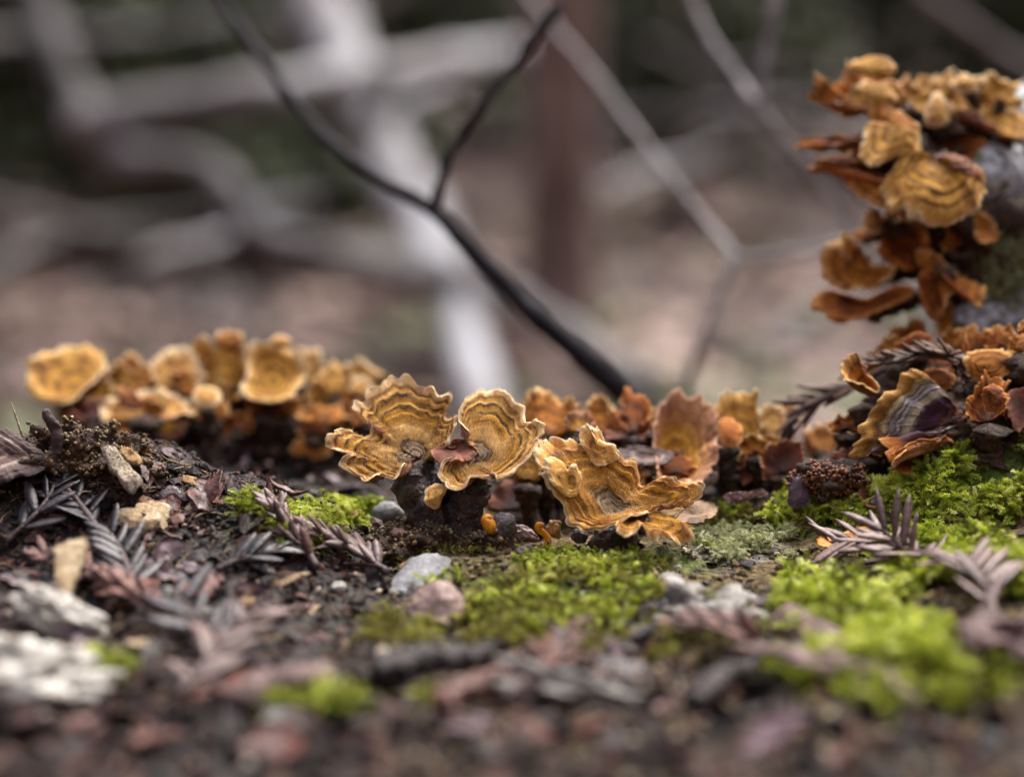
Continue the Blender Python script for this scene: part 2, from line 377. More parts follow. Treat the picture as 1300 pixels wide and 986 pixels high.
M['chip'] = noisy('pale wood', [(.3, lin(150, 118, 84)), (.5, lin(200, 174, 136)), (.7, lin(226, 208, 176))], 400, .8, .0008, 900, objvar=.2, fine=(2200, .6))
M['chip_white'] = noisy('bleached wood', [(.3, lin(146, 138, 128)), (.5, lin(196, 190, 180)), (.7, lin(226, 222, 214))], 150, .85, .0008, 700, fine=(1500, .5))
M['pores_chip'] = noisy('porous crust', [(.36, lin(84, 66, 50)), (.46, lin(196, 176, 148)), (.7, lin(232, 220, 198))], 1700, .85, .0012, 1700)
M['sliver'] = noisy('brown sliver', [(.3, lin(86, 60, 40)), (.55, lin(140, 106, 74)), (.75, lin(172, 140, 104))], 300, .65, .0004, 1200, objvar=.3)
M['bark'] = noisy('wet dark bark', [(.3, lin(17, 13, 16)), (.5, lin(40, 29, 32)), (.68, lin(76, 56, 56)), (.8, lin(112, 86, 82))], 260, .4, .0006, 1100, .35, objvar=.45, roughvar=(.3, .7))
M['bark_red'] = noisy('red brown bark', [(.3, lin(46, 22, 19)), (.5, lin(90, 48, 40)), (.72, lin(138, 86, 70))], 300, .5, .0006, 1200, .5, objvar=.35, roughvar=(.3, .65))
M['leaf_mauve'] = noisy('mauve dead leaf', [(.3, lin(104, 74, 70)), (.5, lin(160, 128, 122)), (.7, lin(200, 172, 160))], 300, .5, .0012, 500, objvar=.15, fine=(900, .5))
M['leaf_purple'] = noisy('purple dead leaf', [(.3, lin(46, 29, 38)), (.55, lin(86, 60, 70)), (.75, lin(130, 102, 110))], 380, .45, .0004, 1200)
M['needle'] = noisy('dead needle', [(.3, lin(66, 48, 46)), (.5, lin(106, 82, 78)), (.7, lin(136, 110, 104))], 180, .45, .0003, 900, .5, objvar=.35)
M['needle_dark'] = noisy('blackened needle', [(.3, lin(24, 21, 26)), (.5, lin(46, 40, 46)), (.7, lin(78, 69, 74))], 180, .42, .0003, 900, .5, objvar=.4)
M['needle_brown'] = noisy('brown needle', [(.3, lin(52, 34, 26)), (.5, lin(88, 58, 44)), (.7, lin(118, 84, 64))], 180, .5, .0003, 900, objvar=.3)
M['stem'] = noisy('twig stem', [(.3, lin(40, 28, 28)), (.55, lin(78, 58, 56)), (.75, lin(110, 86, 80))], 300, .5, .0004, 1200)
M['root'] = noisy('root bark', [(.3, lin(82, 60, 58)), (.55, lin(128, 100, 96)), (.75, lin(168, 140, 132))], 220, .6, .0012, 700, fine=(1300, .5))
M['grey_wood'] = noisy('grey rotten wood', [(.3, lin(84, 80, 76)), (.5, lin(140, 134, 128)), (.7, lin(184, 180, 174))], 160, .8, .001, 700, fine=(1300, .5))
M['stone'] = noisy('grey stone', [(.3, lin(84, 84, 88)), (.55, lin(128, 128, 130)), (.75, lin(160, 160, 160))], 300, .7, .0006, 900)
M['frass'] = toned('frass grain', [(0, lin(44, 24, 18)), (.5, lin(104, 60, 40)), (1, lin(158, 104, 72))], .5)
M['crumb'] = toned('soil crumb', [(0, lin(16, 10, 10)), (.35, lin(42, 26, 24)), (.6, lin(80, 49, 41)), (.8, lin(106, 74, 66)), (.93, lin(140, 112, 98)), (1, lin(196, 182, 168))], .6, .22, scale=900)
M['crumb_brown'] = toned('brown soil crumb', [(0, lin(50, 38, 22)), (.5, lin(112, 88, 54)), (.85, lin(150, 124, 80)), (1, lin(206, 192, 164))], .65, .4, scale=900)
M['fibre'] = toned('rootlet', [(0, lin(60, 44, 32)), (.6, lin(120, 92, 60)), (1, lin(190, 164, 120))], .6)
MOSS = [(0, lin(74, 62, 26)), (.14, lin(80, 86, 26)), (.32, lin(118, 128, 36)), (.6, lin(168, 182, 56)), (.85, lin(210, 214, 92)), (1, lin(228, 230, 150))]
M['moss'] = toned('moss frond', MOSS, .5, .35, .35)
M['moss_pale'] = toned('pale lichen moss', [(0, lin(118, 124, 84)), (.5, lin(178, 182, 132)), (1, lin(226, 226, 190))], .6, .3, .25)
M['moss_olive'] = toned('olive moss', [(0, lin(74, 66, 26)), (.5, lin(124, 116, 46)), (1, lin(176, 176, 84))], .6, .3, .25)

# ------------------------------------------------------------------ the log top
s = NT('rotten log top'); wet, wood, grn = s.attr('wet'), s.attr('wood'), s.attr('green')
n1 = s.noise(120, 5.0); n2 = s.noise(700, 4.0)
hum = s.ramp(n2, [(.3, lin(15, 11, 13)), (.5, lin(36, 26, 27)), (.66, lin(68, 46, 43)), (.8, lin(104, 76, 70))])
earth = s.ramp(n2, [(.3, lin(48, 36, 20)), (.5, lin(100, 80, 46)), (.7, lin(142, 120, 76))])
gw = s.ramp(n2, [(.3, lin(90, 84, 78)), (.55, lin(160, 154, 146)), (.75, lin(200, 196, 188))])
gr = s.ramp(n2, [(.3, lin(44, 56, 18)), (.6, lin(98, 118, 34)), (.8, lin(140, 160, 60))])
c = s.mix(wet, earth, hum); c = s.mix(grn, c, gr); c = s.mix(wood, c, gw)
s.bump(s.math('ADD', n2, s.math('MULTIPLY', n1, 1.5)), .0025)
ro = s.math('SUBTRACT', .8, s.math('MULTIPLY', wet, .3)); M['log'] = s.fin(c, ro, .35)

MOSS_PATCHES = [  # px, py, rx, ry, fronds, length mm, kind, label
    (385, 662, 95, 30, 2340, 4.0, 'moss', 'green moss cushion between the ochre bracket row and the stubby brown twig sprays'),
    (735, 716, 75, 16, 1170, 2.6, 'moss', 'fine green moss strip under the orange sprout, beside the funnel fungus stalk'),
    (705, 765, 150, 46, 800, 4.0, 'moss', 'thin yellow-green moss on the bare earth beyond the mauve leaf'),
    (1050, 650, 90, 30, 2106, 4.8, 'moss', 'feathery bright moss in front of the reddish frass clump'),
    (925, 650, 36, 12, 390, 4.0, 'moss', 'small moss tuft beneath the dark stalked bracket, by the weathered flake'),
    (1245, 598, 75, 55, 3276, 5.0, 'moss', 'bright moss bank climbing under the folded brown brackets'),
    (1185, 640, 95, 36, 2340, 4.8, 'moss', 'feathery bright moss around the small maroon cup fungus'),
    (1230, 706, 100, 50, 2808, 5.5, 'moss', 'bright moss slope around the tip of the big needle spray'),
    (1075, 778, 85, 46, 1560, 5.5, 'moss', 'moss cushion just below the big flat needle spray'),
    (1130, 862, 150, 46, 2496, 6.0, 'moss', 'large soft green moss cushion by the mauve root and pinkish lump'),
    (430, 896, 110, 18, 327, 3.6, 'moss', 'yellow-green moss tuft between the pale wood and the rusty litter'),
    (130, 866, 30, 20, 187, 4.5, 'moss', 'little moss tuft beside the large white rotten wood'),
    (950, 690, 85, 20, 1700, 3.0, 'moss_pale', 'pale grey-green lichen moss between the funnel fungus and the needle spray'),
    (790, 785, 170, 60, 3200, 3.2, 'moss_olive', 'olive-brown dried moss over the bare earth'),
    (540, 810, 120, 45, 2200, 3.0, 'moss_olive', 'brownish moss around the mauve leaf'),
    (850, 712, 70, 18, 702, 3.6, 'moss', 'loose green moss sprigs at the foot of the funnel fungus'),
    (570, 715, 110, 26, 1300, 2.2, 'moss_olive', 'brown mossy felt on the mound under the twin-capped fungus'),
    (1000, 668, 120, 22, 1300, 3.0, 'moss_olive', 'dry brownish moss edge in front of the bright feathery moss'),
]
VX = GXX.ravel(); VY = GYY.ravel(); VZ = GH.ravel()
rel = np.stack([VX, VY, VZ], -1) - CAM; dep = rel @ FWD
VPX = 650 + FPX * (rel @ RGT) / np.maximum(dep, 50); VPY = 493 - FPX * (rel @ UPV) / np.maximum(dep, 50)
pn = np.stack([VX, VY, 0 * VX], -1)
nz = fbm(pn / 14, 21, 3)
wet = np.clip(sstep(640, 420, VPX + 60 * nz) + sstep(640, 600, VPY) * .8 + sstep(.25, .7, nz) * .7, 0, 1)
wet = np.clip(np.maximum(wet, sstep(790, 840, VPY + 30 * nz) * .7), 0, 1)
grn = np.zeros_like(VX)
for (a, b, c_, d_, n_, l_, kd, lb) in MOSS_PATCHES:
    e = np.exp(-(((VPX - a) / c_) ** 2 + ((VPY - b) / d_) ** 2) * 1.3)
    grn = np.maximum(grn, e * (1.0 if kd == 'moss' else .3))
grn = np.clip(grn * (1 + .7 * nz), 0, 1)
wood = np.zeros_like(VX)
for (a, b, c_, d_) in [(870, 770, 75, 34), (540, 726, 55, 18), (960, 640, 70, 14), (30, 850, 60, 50), (760, 865, 60, 25), (340, 885, 40, 14), (940, 700, 90, 20)]:
    wood = np.maximum(wood, np.exp(-(((VPX - a) / c_) ** 2 + ((VPY - b) / d_) ** 2) * 1.5))
wood = sstep(.3, .75, wood + .3 * nz)
lm = new_mesh('rotten_log', np.stack([VX, VY, VZ], -1), grid_faces(len(GX), len(GY)), M['log'], tone={'wet': wet, 'wood': wood, 'green': grn})
log = tag(link('log_ground', lm), 'mossy rotten log top strewn with wet litter', kind='structure')

# ------------------------------------------------------------------ fungus builder
ZF = {0: (0, 0, 1), 1: (400, 460, 3.794), 2: (600, 460, 3.794), 3: (0, 400, 2.708), 4: (980, 50, 2.6656), 5: (980, 390, 2.9875), 6: (850, 470, 4.696), 7: (660, 520, 4.929), 8: (20, 420, 5.4167), 9: (230, 410, 5.4167), 10: (1060, 400, 4.929)}

def zpt(z, x, y, d):
    a, b, f = ZF[z]; return P(a + x / f, b + y / f, d)

def cap_arrays(base, rim, closed, nt, nr, cup, ruf, rfreq, terr, thick, seed, curl, nz=6, flip=False, crimp=.03):
    rim = catmull(rim, nt, closed); V = rim - base; L = np.linalg.norm(V, axis=1).mean()
    N = np.cross(V[:-1], V[1:]).sum(0)
    if closed: N = N + np.cross(V[-1], V[0])
    N /= np.linalg.norm(N)
    if N @ (CAM - base) < 0: N = -N
    if flip: N = -N
    t = np.linspace(0, 1, nt, endpoint=not closed)
    if closed: tc = np.stack([np.cos(2 * np.pi * t), np.sin(2 * np.pi * t)], -1) / (2 * np.pi)
    else: tc = np.stack([t, 0 * t], -1)
    def n1(freq, sd): return vn(np.concatenate([tc * freq, np.full((nt, 1), sd * .37)], 1), seed + sd)
    rr = np.linspace(.015, 1, nr) ** .9
    R, TT = np.meshgrid(rr, t); RR = R[..., None]
    kw = max(3, int(nt * .045)); ker = np.exp(-np.linspace(-2, 2, 2 * kw + 1) ** 2); ker /= ker.sum()
    pad = np.concatenate([V[-kw:], V, V[:kw]]) if closed else np.concatenate([np.repeat(V[:1], kw, 0), V, np.repeat(V[-1:], kw, 0)])
    Vs = np.stack([np.convolve(pad[:, c], ker, 'valid') for c in range(3)], -1)
    wb = RR ** 1.8; VV = Vs[:, None] * (1 - wb) + V[:, None] * wb
    S = base + VV * (RR * (1 + crimp * (n1(rfreq * 3.1, 1) + .6 * n1(rfreq * 6.3, 2))[:, None, None] * RR ** 3))
    wave = ruf * L * (n1(rfreq, 3)[:, None] * R ** 2.2 + .45 * n1(rfreq * 2.2, 4)[:, None] * R ** 4 + .22 * n1(rfreq * 5.0, 5)[:, None] * R ** 6)
    prof = cup * L * ((R ** 2 - 1) * .8 if closed else (R ** 2 - R) * 2) - curl * L * sstep(.8, 1.0, R) ** 1.5 * (.6 + .7 * n1(rfreq * 1.5, 6)[:, None])
    S = S + N * (wave + prof)[..., None]
    du = np.gradient(S, axis=0); dr = np.gradient(S, axis=1)
    if closed: du[0] = S[1] - S[-1]; du[-1] = S[0] - S[-2]
    n = np.cross(du, dr); n /= np.linalg.norm(n, axis=2, keepdims=True) + 1e-9
    n *= np.sign((n * N).sum(2).mean()) or 1
    warp = .05 * vn(np.stack([tc[:, None, 0] * 7 + 0 * R, tc[:, None, 1] * 7 + 0 * R, R * 4], -1), seed + 8)
    x = (R + warp) * nz; saw = x - np.floor(x)
    shingle = np.where(saw < .78, saw / .78, (1 - saw) / .22) - .5
    fib = vn(np.stack([tc[:, None, 0] * 70 + 0 * R, tc[:, None, 1] * 70 + 0 * R, R * 5], -1), seed + 9)
    lum = vn(np.stack([tc[:, None, 0] * 16 + 0 * R, tc[:, None, 1] * 16 + 0 * R, R * 7], -1), seed + 10)
    S = S + n * ((terr * L * shingle + .006 * L * fib + .02 * L * lum) * sstep(.08, .36, R))[..., None]
    B = S - n * (thick * (1 - .72 * R ** 3))[..., None]
    return S, B, n, TT, R, L, N

def fungus_cap(parent, origin, seed, z, base, rim, d, mat='cap_gold', pore='pore', tilt=.9, closed=False, nt=150, nr=36, cup=.25, ruf=.22, rfreq=10, terr=.012, thick=1.3, curl=.06, fuzz=0, nz=6, flip=False, crimp=.09, name='cap', label=None, vmin=None):
    by = base[1]; k = d / FPX / ZF[z][2]
    def pt(q):
        dd = q[2] if len(q) > 2 else tilt * (by - q[1]) * k
        return zpt(z, q[0], q[1], d + dd)
    b = pt(base if len(base) > 2 else (*base, 0.0))
    rim3 = np.array([pt(q) for q in rim])
    S, B, n, T, R, L, N = cap_arrays(b, rim3, closed, nt, nr, cup, ruf, rfreq, terr, thick, seed, curl, nz, flip, crimp)
    a, bb = S.shape[:2]; vm = (.35 if closed else 0.0) if vmin is None else vmin; uv = np.stack([T, vm + (1 - vm) * R], -1).reshape(-1, 2)
    Vt = np.concatenate([S.reshape(-1, 3), B[:, -1]]); uvt = np.concatenate([uv, np.stack([T[:, -1], np.ones(a)], -1)])
    F = [grid_faces(a, bb, closed)]
    i = np.arange(a if closed else a - 1); i2 = (i + 1) % a
    F.append(np.stack([i * bb + bb - 1, i2 * bb + bb - 1, a * bb + i2, a * bb + i], -1))
    if not closed:   # close the two side edges of the fan
        off = len(Vt); Vt = np.concatenate([Vt, B[0], B[-1]]); uvt = np.concatenate([uvt, uv[:bb], uv[-bb:]])
        j = np.arange(bb - 1)
        F.append(np.stack([j, j + 1, off + j + 1, off + j], -1)); F.append(np.stack([(a - 1) * bb + j, (a - 1) * bb + j + 1, off + bb + j + 1, off + bb + j], -1))
    cp = link(name, new_mesh(name, Vt - origin, F, M[mat], uv=uvt), parent)
    if label: cp['label'] = label
    link('pore_surface', new_mesh('pore_surface', B.reshape(-1, 3) - origin, [grid_faces(a, bb, closed)], M[pore], uv=uv), cp)
    if fuzz:
        r_ = np.random.default_rng(seed + 50)
        q = r_.integers(0, a * bb, fuzz * 3); rv = R.ravel()[q]
        keep = r_.random(len(q)) < np.where((rv > .28) & (rv < .54), 1.0, .22) * np.clip((rv - .22) / .08, 0, 1)
        q = q[keep][:fuzz]
        p0 = S.reshape(-1, 3)[q] + r_.normal(size=(len(q), 3)) * .12; nn = n.reshape(-1, 3)[q]
        hd = nn + r_.normal(size=nn.shape) * .45; ln = r_.uniform(.35, .95, len(q))[:, None]
        sd_ = np.cross(hd, r_.normal(size=nn.shape)); sd_ /= np.linalg.norm(sd_, axis=1, keepdims=True)
        W = .035
        V3 = np.stack([p0 - sd_ * W - nn * .1, p0 + sd_ * W - nn * .1, p0 + hd * ln], 1).reshape(-1, 3)
        f = link('fuzz', new_mesh('fuzz', V3 - origin, np.arange(len(V3)).reshape(-1, 3), M['fuzz'], tone=np.repeat(r_.random(len(q)), 3), smooth=False), cp); f['kind'] = 'stuff'
    return (S[:, 0].mean(0) - N * thick * 2.2) if closed else b

def fungus(name, label, d, caps, group=None, stalk='auto', cat='bracket fungus', sr=(2.2, 3.4), smat='stalk_dry', attach=None, seed=None):
    sd_ = seed if seed is not None else sum(map(ord, label)) % 9973
    z0 = caps[0]['z']; bq = caps[0]['base']
    b0 = zpt(z0, bq[0], bq[1], d + (bq[2] if len(bq) > 2 else 0))
    if attach is not None: foot = np.asarray(attach, float)
    elif stalk == 'auto' or stalk is None: foot = np.array([b0[0], b0[1] + 1.5, min(float(H(b0[0], b0[1] + 1.5)) - 1.5, b0[2] - 2)])
    else: foot = zpt(*stalk[-1][:4]) if len(stalk[-1]) == 5 else b0
    root = empty(name, foot, label, cat, group)
    for i, c in enumerate(caps):
        c = dict(c); dd = c.pop('d', d)
        p = fungus_cap(root, foot, sd_ + 31 * i, d=dd, **c)
        if stalk == 'auto' and (i == 0 or c.get('name') == 'cap'):
            top = p + (foot - p) * min(.3, 2.2 / (np.linalg.norm(foot - p) + .01)); mid = (top + foot) / 2 + np.array([.6, .8, -.6])
            tube_obj('stalk', [top, top * .7 + foot * .3, mid, foot], [sr[0] * 1.15, sr[0] * .9, sr[0] * .85, sr[1] * 1.1], M[smat], root, foot, seg=24, amp=.5, freq=.45, seed=sd_ + i, n=22, lump=.5)
    if isinstance(stalk, list):
        tube_obj('stalk', [zpt(*q[:4]) for q in stalk], [q[4] for q in stalk], M[smat], root, foot, seg=20, amp=.25, freq=.35, seed=sd_, n=24, lump=.3)
    return root, foot

# ------------------------------------------------------------------ the three sharp fungi in the middle
rim_a = [(425, 490, -3), (385, 548, -6), (330, 525, -8), (285, 530, -9), (240, 556, -10), (190, 522, -10), (150, 497, -10), (108, 480, -9), (128, 447, -8), (172, 440, -7), (105, 402, -6), (42, 370, -5), (52, 322, -4), (100, 298, -2), (165, 300, 0), (205, 338, 1),
         (262, 322, 3), (278, 285, 4), (226, 240, 5), (178, 192, 6), (205, 163, 7), (247, 182, 8), (243, 120, 9), (290, 92, 10), (340, 75, 11), (375, 56, 12), (440, 74, 12), (500, 95, 12), (565, 112, 11), (590, 160, 9), (642, 155, 8), (660, 178, 7), (628, 226, 5), (652, 256, 4), (686, 240, 3), (676, 292, 2), (652, 342, 1), (636, 388, 0), (575, 440, -1)]
rim_b = [(748, 345, 2), (708, 296, 4), (700, 248, 5), (712, 172, 8), (742, 142, 10), (800, 120, 11), (850, 130, 11), (892, 113, 11), (930, 140, 10), (950, 180, 9), (985, 214, 7), (1012, 246, 5), (1055, 280, 3), (1082, 260, 3), (1102, 300, 1), (1095, 352, -1), (1062, 420, -3), (992, 490, -5), (922, 535, -7), (876, 550, -8), (866, 516, -7), (810, 552, -7), (745, 560, -8), (718, 600, -9), (680, 622, -9), (640, 606, -9), (630, 570, -8), (590, 545, -6), (600, 500, -5), (640, 470, -4), (690, 484, -3)]
fA, oA = fungus('bracket_fungus', 'sharp twin-capped tan fungus with zoned velvety caps on one dark wet stalk', 400, [
    dict(z=1, base=(490, 458, -1), rim=rim_a, mat='cap_zoned', nt=300, nr=90, cup=.16, ruf=.11, rfreq=14, terr=.03, thick=1.2, curl=.05, fuzz=12000, nz=7, crimp=.062, vmin=0, label='wider cap with wavy concentric brown lines'),
    dict(z=1, base=(770, 452, -2), rim=rim_b, mat='cap_zoned', nt=280, nr=90, cup=.2, ruf=.1, rfreq=13, terr=.03, thick=1.2, curl=.04, fuzz=9000, nz=6, crimp=.075, vmin=0, label='ear-shaped cap with a bright upturned edge'),
    dict(z=1, base=(660, 450, 3), rim=[(560, 450, -3), (575, 415, -1), (610, 398, 1), (650, 408, 2), (690, 385, 3), (725, 350, 4), (752, 395, 2), (772, 442, -1), (735, 470, -3), (690, 462, -5), (625, 472, -5)], closed=True, mat='cap_maroon', nt=120, nr=30, cup=-.35, ruf=.25, rfreq=9, curl=.1, name='fold', label='maroon fold joining the two caps'),
    dict(z=1, base=(585, 660, -8), rim=[(528, 640, -8), (530, 610, -7), (570, 588, -6), (620, 585, -6), (636, 610, -7), (612, 660, -8), (590, 705, -9), (545, 695, -9), (524, 668, -9)], closed=True, mat='cap_pale', nt=80, nr=24, cup=-.45, ruf=.12, rfreq=6, name='lobe', vmin=.2),
], stalk=[(1, 478, 520, 402, 3.4), (1, 470, 590, 401, 4.2), (1, 520, 680, 399, 3.8), (1, 560, 770, 399, 4.2), (1, 560, 900, 400, 5.4)], smat='stalk', seed=11)
tube_obj('stalk', [zpt(1, *q[:3]) for q in [(745, 540, 402), (735, 610, 401), (722, 700, 400), (705, 800, 400), (690, 900, 401)]], [4.2, 4.4, 4.0, 4.1, 5.2], M['stalk'], fA, oA, seg=24, amp=.22, freq=.4, seed=5, n=30, lump=.3)
tube_obj('stalk_bridge', [zpt(1, *q[:3]) for q in [(500, 575, 404), (600, 570, 405), (735, 560, 404)]], [4.5, 5.5, 4.5], M['stalk'], fA, oA, seg=24, amp=.25, freq=.4, seed=6, n=24, lump=.3)
tube_obj('stalk_foot', [zpt(1, *q[:3]) for q in [(540, 760, 402), (600, 790, 403), (700, 790, 402)]], [4.0, 5.2, 4.2], M['stalk'], fA, oA, seg=24, amp=.25, freq=.4, seed=8, n=24, lump=.3)

rim_c = [(592, 783, -13), (540, 788, -14), (495, 760, -14), (455, 712, -13), (440, 655, -12), (398, 622, -12), (360, 572, -11), (332, 505, -9), (304, 430, -7), (318, 380, -4), (352, 372, -3), (375, 345, -2), (388, 368, -2), (440, 322, 0), (505, 342, 2), (512, 310, 3), (545, 286, 4), (590, 318, 4), (622, 362, 3), (676, 392, 2), (704, 450, 1), (760, 460, 1), (812, 488, 0), (822, 540, -1), (850, 578, -2), (922, 562, -3), (982, 592, -4), (1045, 602, -5), (1098, 612, -6), (1088, 655, -7), (1035, 692, -8), (970, 676, -8), (905, 690, -9), (865, 712, -10), (820, 738, -11), (760, 760, -12), (700, 775, -13), (640, 782, -13.5)]
fC, oC = fungus('bracket_fungus', 'sharp funnel-shaped ochre fungus with grey ringed heart and ruffled curling lips', 400, [
    dict(z=2, base=(690, 715, -6), rim=rim_c, closed=True, mat='cap_funnel', nt=320, nr=90, cup=.04, ruf=.24, rfreq=15, terr=.03, thick=1.1, curl=.06, fuzz=8000, nz=7, crimp=.1, vmin=0),
    dict(z=2, base=(775, 745, -9), rim=[(700, 742, -13), (686, 775, -15), (712, 818, -16), (765, 828, -16.5), (815, 800, -16), (868, 838, -15.5), (930, 828, -15), (1000, 848, -14.5), (1068, 808, -12), (1040, 770, -10), (985, 722, -8), (900, 702, -8)], mat='cap_funnel', pore='pore_amber', nt=160, nr=36, cup=-.1, ruf=.16, rfreq=8, curl=.12, name='lip', label='drooping front lip with an orange edge'),
    dict(z=2, base=(450, 600, -9), rim=[(345, 520, -11), (350, 470, -10), (395, 445, -8), (440, 470, -8), (455, 520, -9), (470, 495, -9), (510, 500, -8), (540, 550, -8), (525, 620, -9), (470, 650, -11), (400, 610, -12)], closed=True, mat='cap_gold', nt=120, nr=30, cup=-.45, ruf=.22, rfreq=7, curl=.1, name='fold', vmin=.7),
    dict(z=2, base=(600, 430, 0), rim=[(520, 390, 0), (515, 330, 1), (545, 292, 1), (575, 330, 0), (620, 372, 0), (690, 400, 0), (700, 462, -1), (640, 490, -2), (590, 500, -2), (560, 450, -2)], closed=True, mat='cap_funnel', nt=120, nr=30, cup=-.35, ruf=.25, rfreq=8, curl=.12, name='fold', vmin=.68),
], stalk=[(2, 695, 790, 399, 3.2), (2, 692, 830, 398, 4.2), (2, 690, 885, 396, 4.8), (2, 700, 980, 396, 5.2)], smat='stalk', seed=23)

# ------------------------------------------------------------------ row behind the sharp fungi
mid = 'ochre brackets in the row behind the funnel fungus'
fungus('bracket_fungus', 'small rusty orange bracket peeping out just behind the ear-shaped cap', 436, [dict(z=2, base=(365, 350), rim=[(285, 330), (240, 250), (243, 190), (285, 150), (345, 128), (420, 165), (488, 188), (505, 250), (450, 320)], mat='cap_amber', ruf=.2)], mid)
fungus('bracket_fungus', 'narrow orange bracket between the rusty bracket and the purple-lipped one', 440, [dict(z=2, base=(610, 350), rim=[(560, 310), (555, 230), (575, 175), (620, 165), (660, 205), (672, 290)], mat='cap_amber', ruf=.2)], mid)
fungus('bracket_fungus', 'little grey-rimmed bracket just above the funnel fungus fold', 425, [dict(z=2, base=(515, 330), rim=[(452, 300), (448, 260), (500, 238), (560, 246), (582, 280), (570, 320)], mat='cap_cup', ruf=.16)], mid)
fungus('bracket_fungus', 'brown bracket with purple underlip beside the pinkish cup', 432, [
    dict(z=2, base=(770, 330), rim=[(690, 330), (660, 280), (668, 240), (720, 200), (715, 160), (755, 132), (800, 145), (850, 190), (865, 240), (840, 300)], mat='cap_rust', ruf=.22),
    dict(z=2, base=(770, 350), rim=[(650, 370), (640, 330), (690, 310), (760, 325), (830, 300), (850, 330), (800, 390)], mat='cap_maroon', pore='pore_purple', ruf=.2, name='lip')], mid)
fungus('bracket_fungus', 'big pinkish-rimmed cup fungus with golden hollow behind the funnel fungus', 424, [
    dict(z=2, base=(945, 440, 6), rim=[(885, 420, 2), (875, 350, 6), (900, 215, 13), (950, 180, 15), (1000, 148, 16), (1060, 160, 16), (1092, 128, 16), (1150, 190, 14), (1172, 300, 10), (1165, 370, 6), (1195, 410, 2), (1160, 480, -3), (1100, 562, -7), (1050, 550, -8), (1010, 586, -9), (950, 556, -8), (905, 520, -6), (895, 480, -3)], closed=True, mat='cap_cup', pore='pore_purple', nt=220, nr=60, cup=.55, ruf=.11, rfreq=16, curl=.1, terr=.02, vmin=.05),
    dict(z=2, base=(850, 470, 3), rim=[(700, 430, 0), (760, 400, 2), (860, 410, 4), (960, 440, 4), (940, 480, 0), (850, 490, -2), (740, 480, -2)], closed=True, mat='cap_weathered', pore='pore_purple', cup=-.2, ruf=.16, name='lobe', vmin=.45, label='greyish lobe beside the cup')], mid)
fungus('bracket_fungus', 'golden fan bracket with scalloped top standing next to the pinkish cup', 432, [
    dict(z=6, base=(430, 520), rim=[(330, 420), (290, 330), (255, 240), (262, 165), (330, 120), (415, 112), (480, 140), (530, 180), (545, 260), (540, 380), (510, 470)], mat='cap_gold', ruf=.16, tilt=.7, nt=150, nr=40),
    dict(z=6, base=(500, 400), rim=[(410, 470), (420, 520), (500, 525), (590, 500), (640, 440), (660, 395), (600, 385)], mat='cap_gold', ruf=.16, name='lip')], mid)
fungus('bracket_fungus', 'pale-topped bracket with a dark hollow, touching the golden fan', 436, [dict(z=6, base=(610, 400), rim=[(540, 330), (535, 250), (600, 186), (660, 190), (702, 255), (690, 320), (650, 370)], mat='cap_pale', ruf=.18)], mid)
fungus('bracket_fungus', 'dark brown knob bracket under the golden fan', 424, [dict(z=6, base=(360, 400), rim=[(285, 360), (300, 300), (360, 275), (425, 310), (440, 400), (400, 460), (320, 440)], closed=True, mat='cap_rust', cup=-.4, ruf=.22, vmin=.75)], mid)
fungus('bracket_fungus', 'dark curled bracket with a whitish hollow beside the frass clump', 422, [dict(z=6, base=(680, 600), rim=[(570, 640), (550, 540), (590, 450), (650, 430), (760, 420), (795, 480), (790, 560), (740, 620)], mat='cap_maroon', pore='pore_purple', ruf=.14, cup=.5, tilt=.5)], mid)
fungus('bracket_fungus', 'soft orange bracket with a pale arched lip behind the frass clump', 452, [
    dict(z=6, base=(930, 500), rim=[(830, 480), (800, 400), (820, 320), (900, 310), (1000, 340), (1070, 400), (1060, 480)], mat='cap_amber', ruf=.2),
    dict(z=6, base=(1060, 480), rim=[(1010, 470), (1040, 400), (1110, 360), (1160, 380), (1180, 450), (1120, 500)], mat='cap_pale', ruf=.2, name='lobe')], mid)
fungus('bracket_fungus', 'half hidden golden bracket below the ear-shaped cap', 418, [dict(z=2, base=(270, 560), rim=[(180, 540), (190, 470), (230, 410), (300, 420), (330, 480), (320, 560)], mat='cap_gold', ruf=.15, tilt=.6)], mid)
fungus('bracket_fungus', 'low purplish bracket with pale knob in the gap behind the twin stalk', 432, [
    dict(z=2, base=(190, 700), rim=[(70, 700), (90, 610), (150, 560), (230, 550), (320, 580), (360, 650), (330, 730)], mat='cap_maroon', pore='pore_purple', ruf=.2, tilt=.6),
    dict(z=2, base=(300, 640), rim=[(250, 640), (250, 605), (290, 585), (335, 600), (345, 640), (300, 665)], closed=True, mat='cap_pale', cup=-.5, name='lobe')], mid)
fungus('bracket_fungus', 'dark stalked bracket standing over the small moss tuft', 428, [dict(z=6, base=(370, 560), rim=[(220, 600), (240, 500), (300, 470), (380, 480), (470, 520), (500, 620), (440, 680)], mat='cap_maroon', pore='pore_purple', ruf=.16, tilt=.4)], mid)

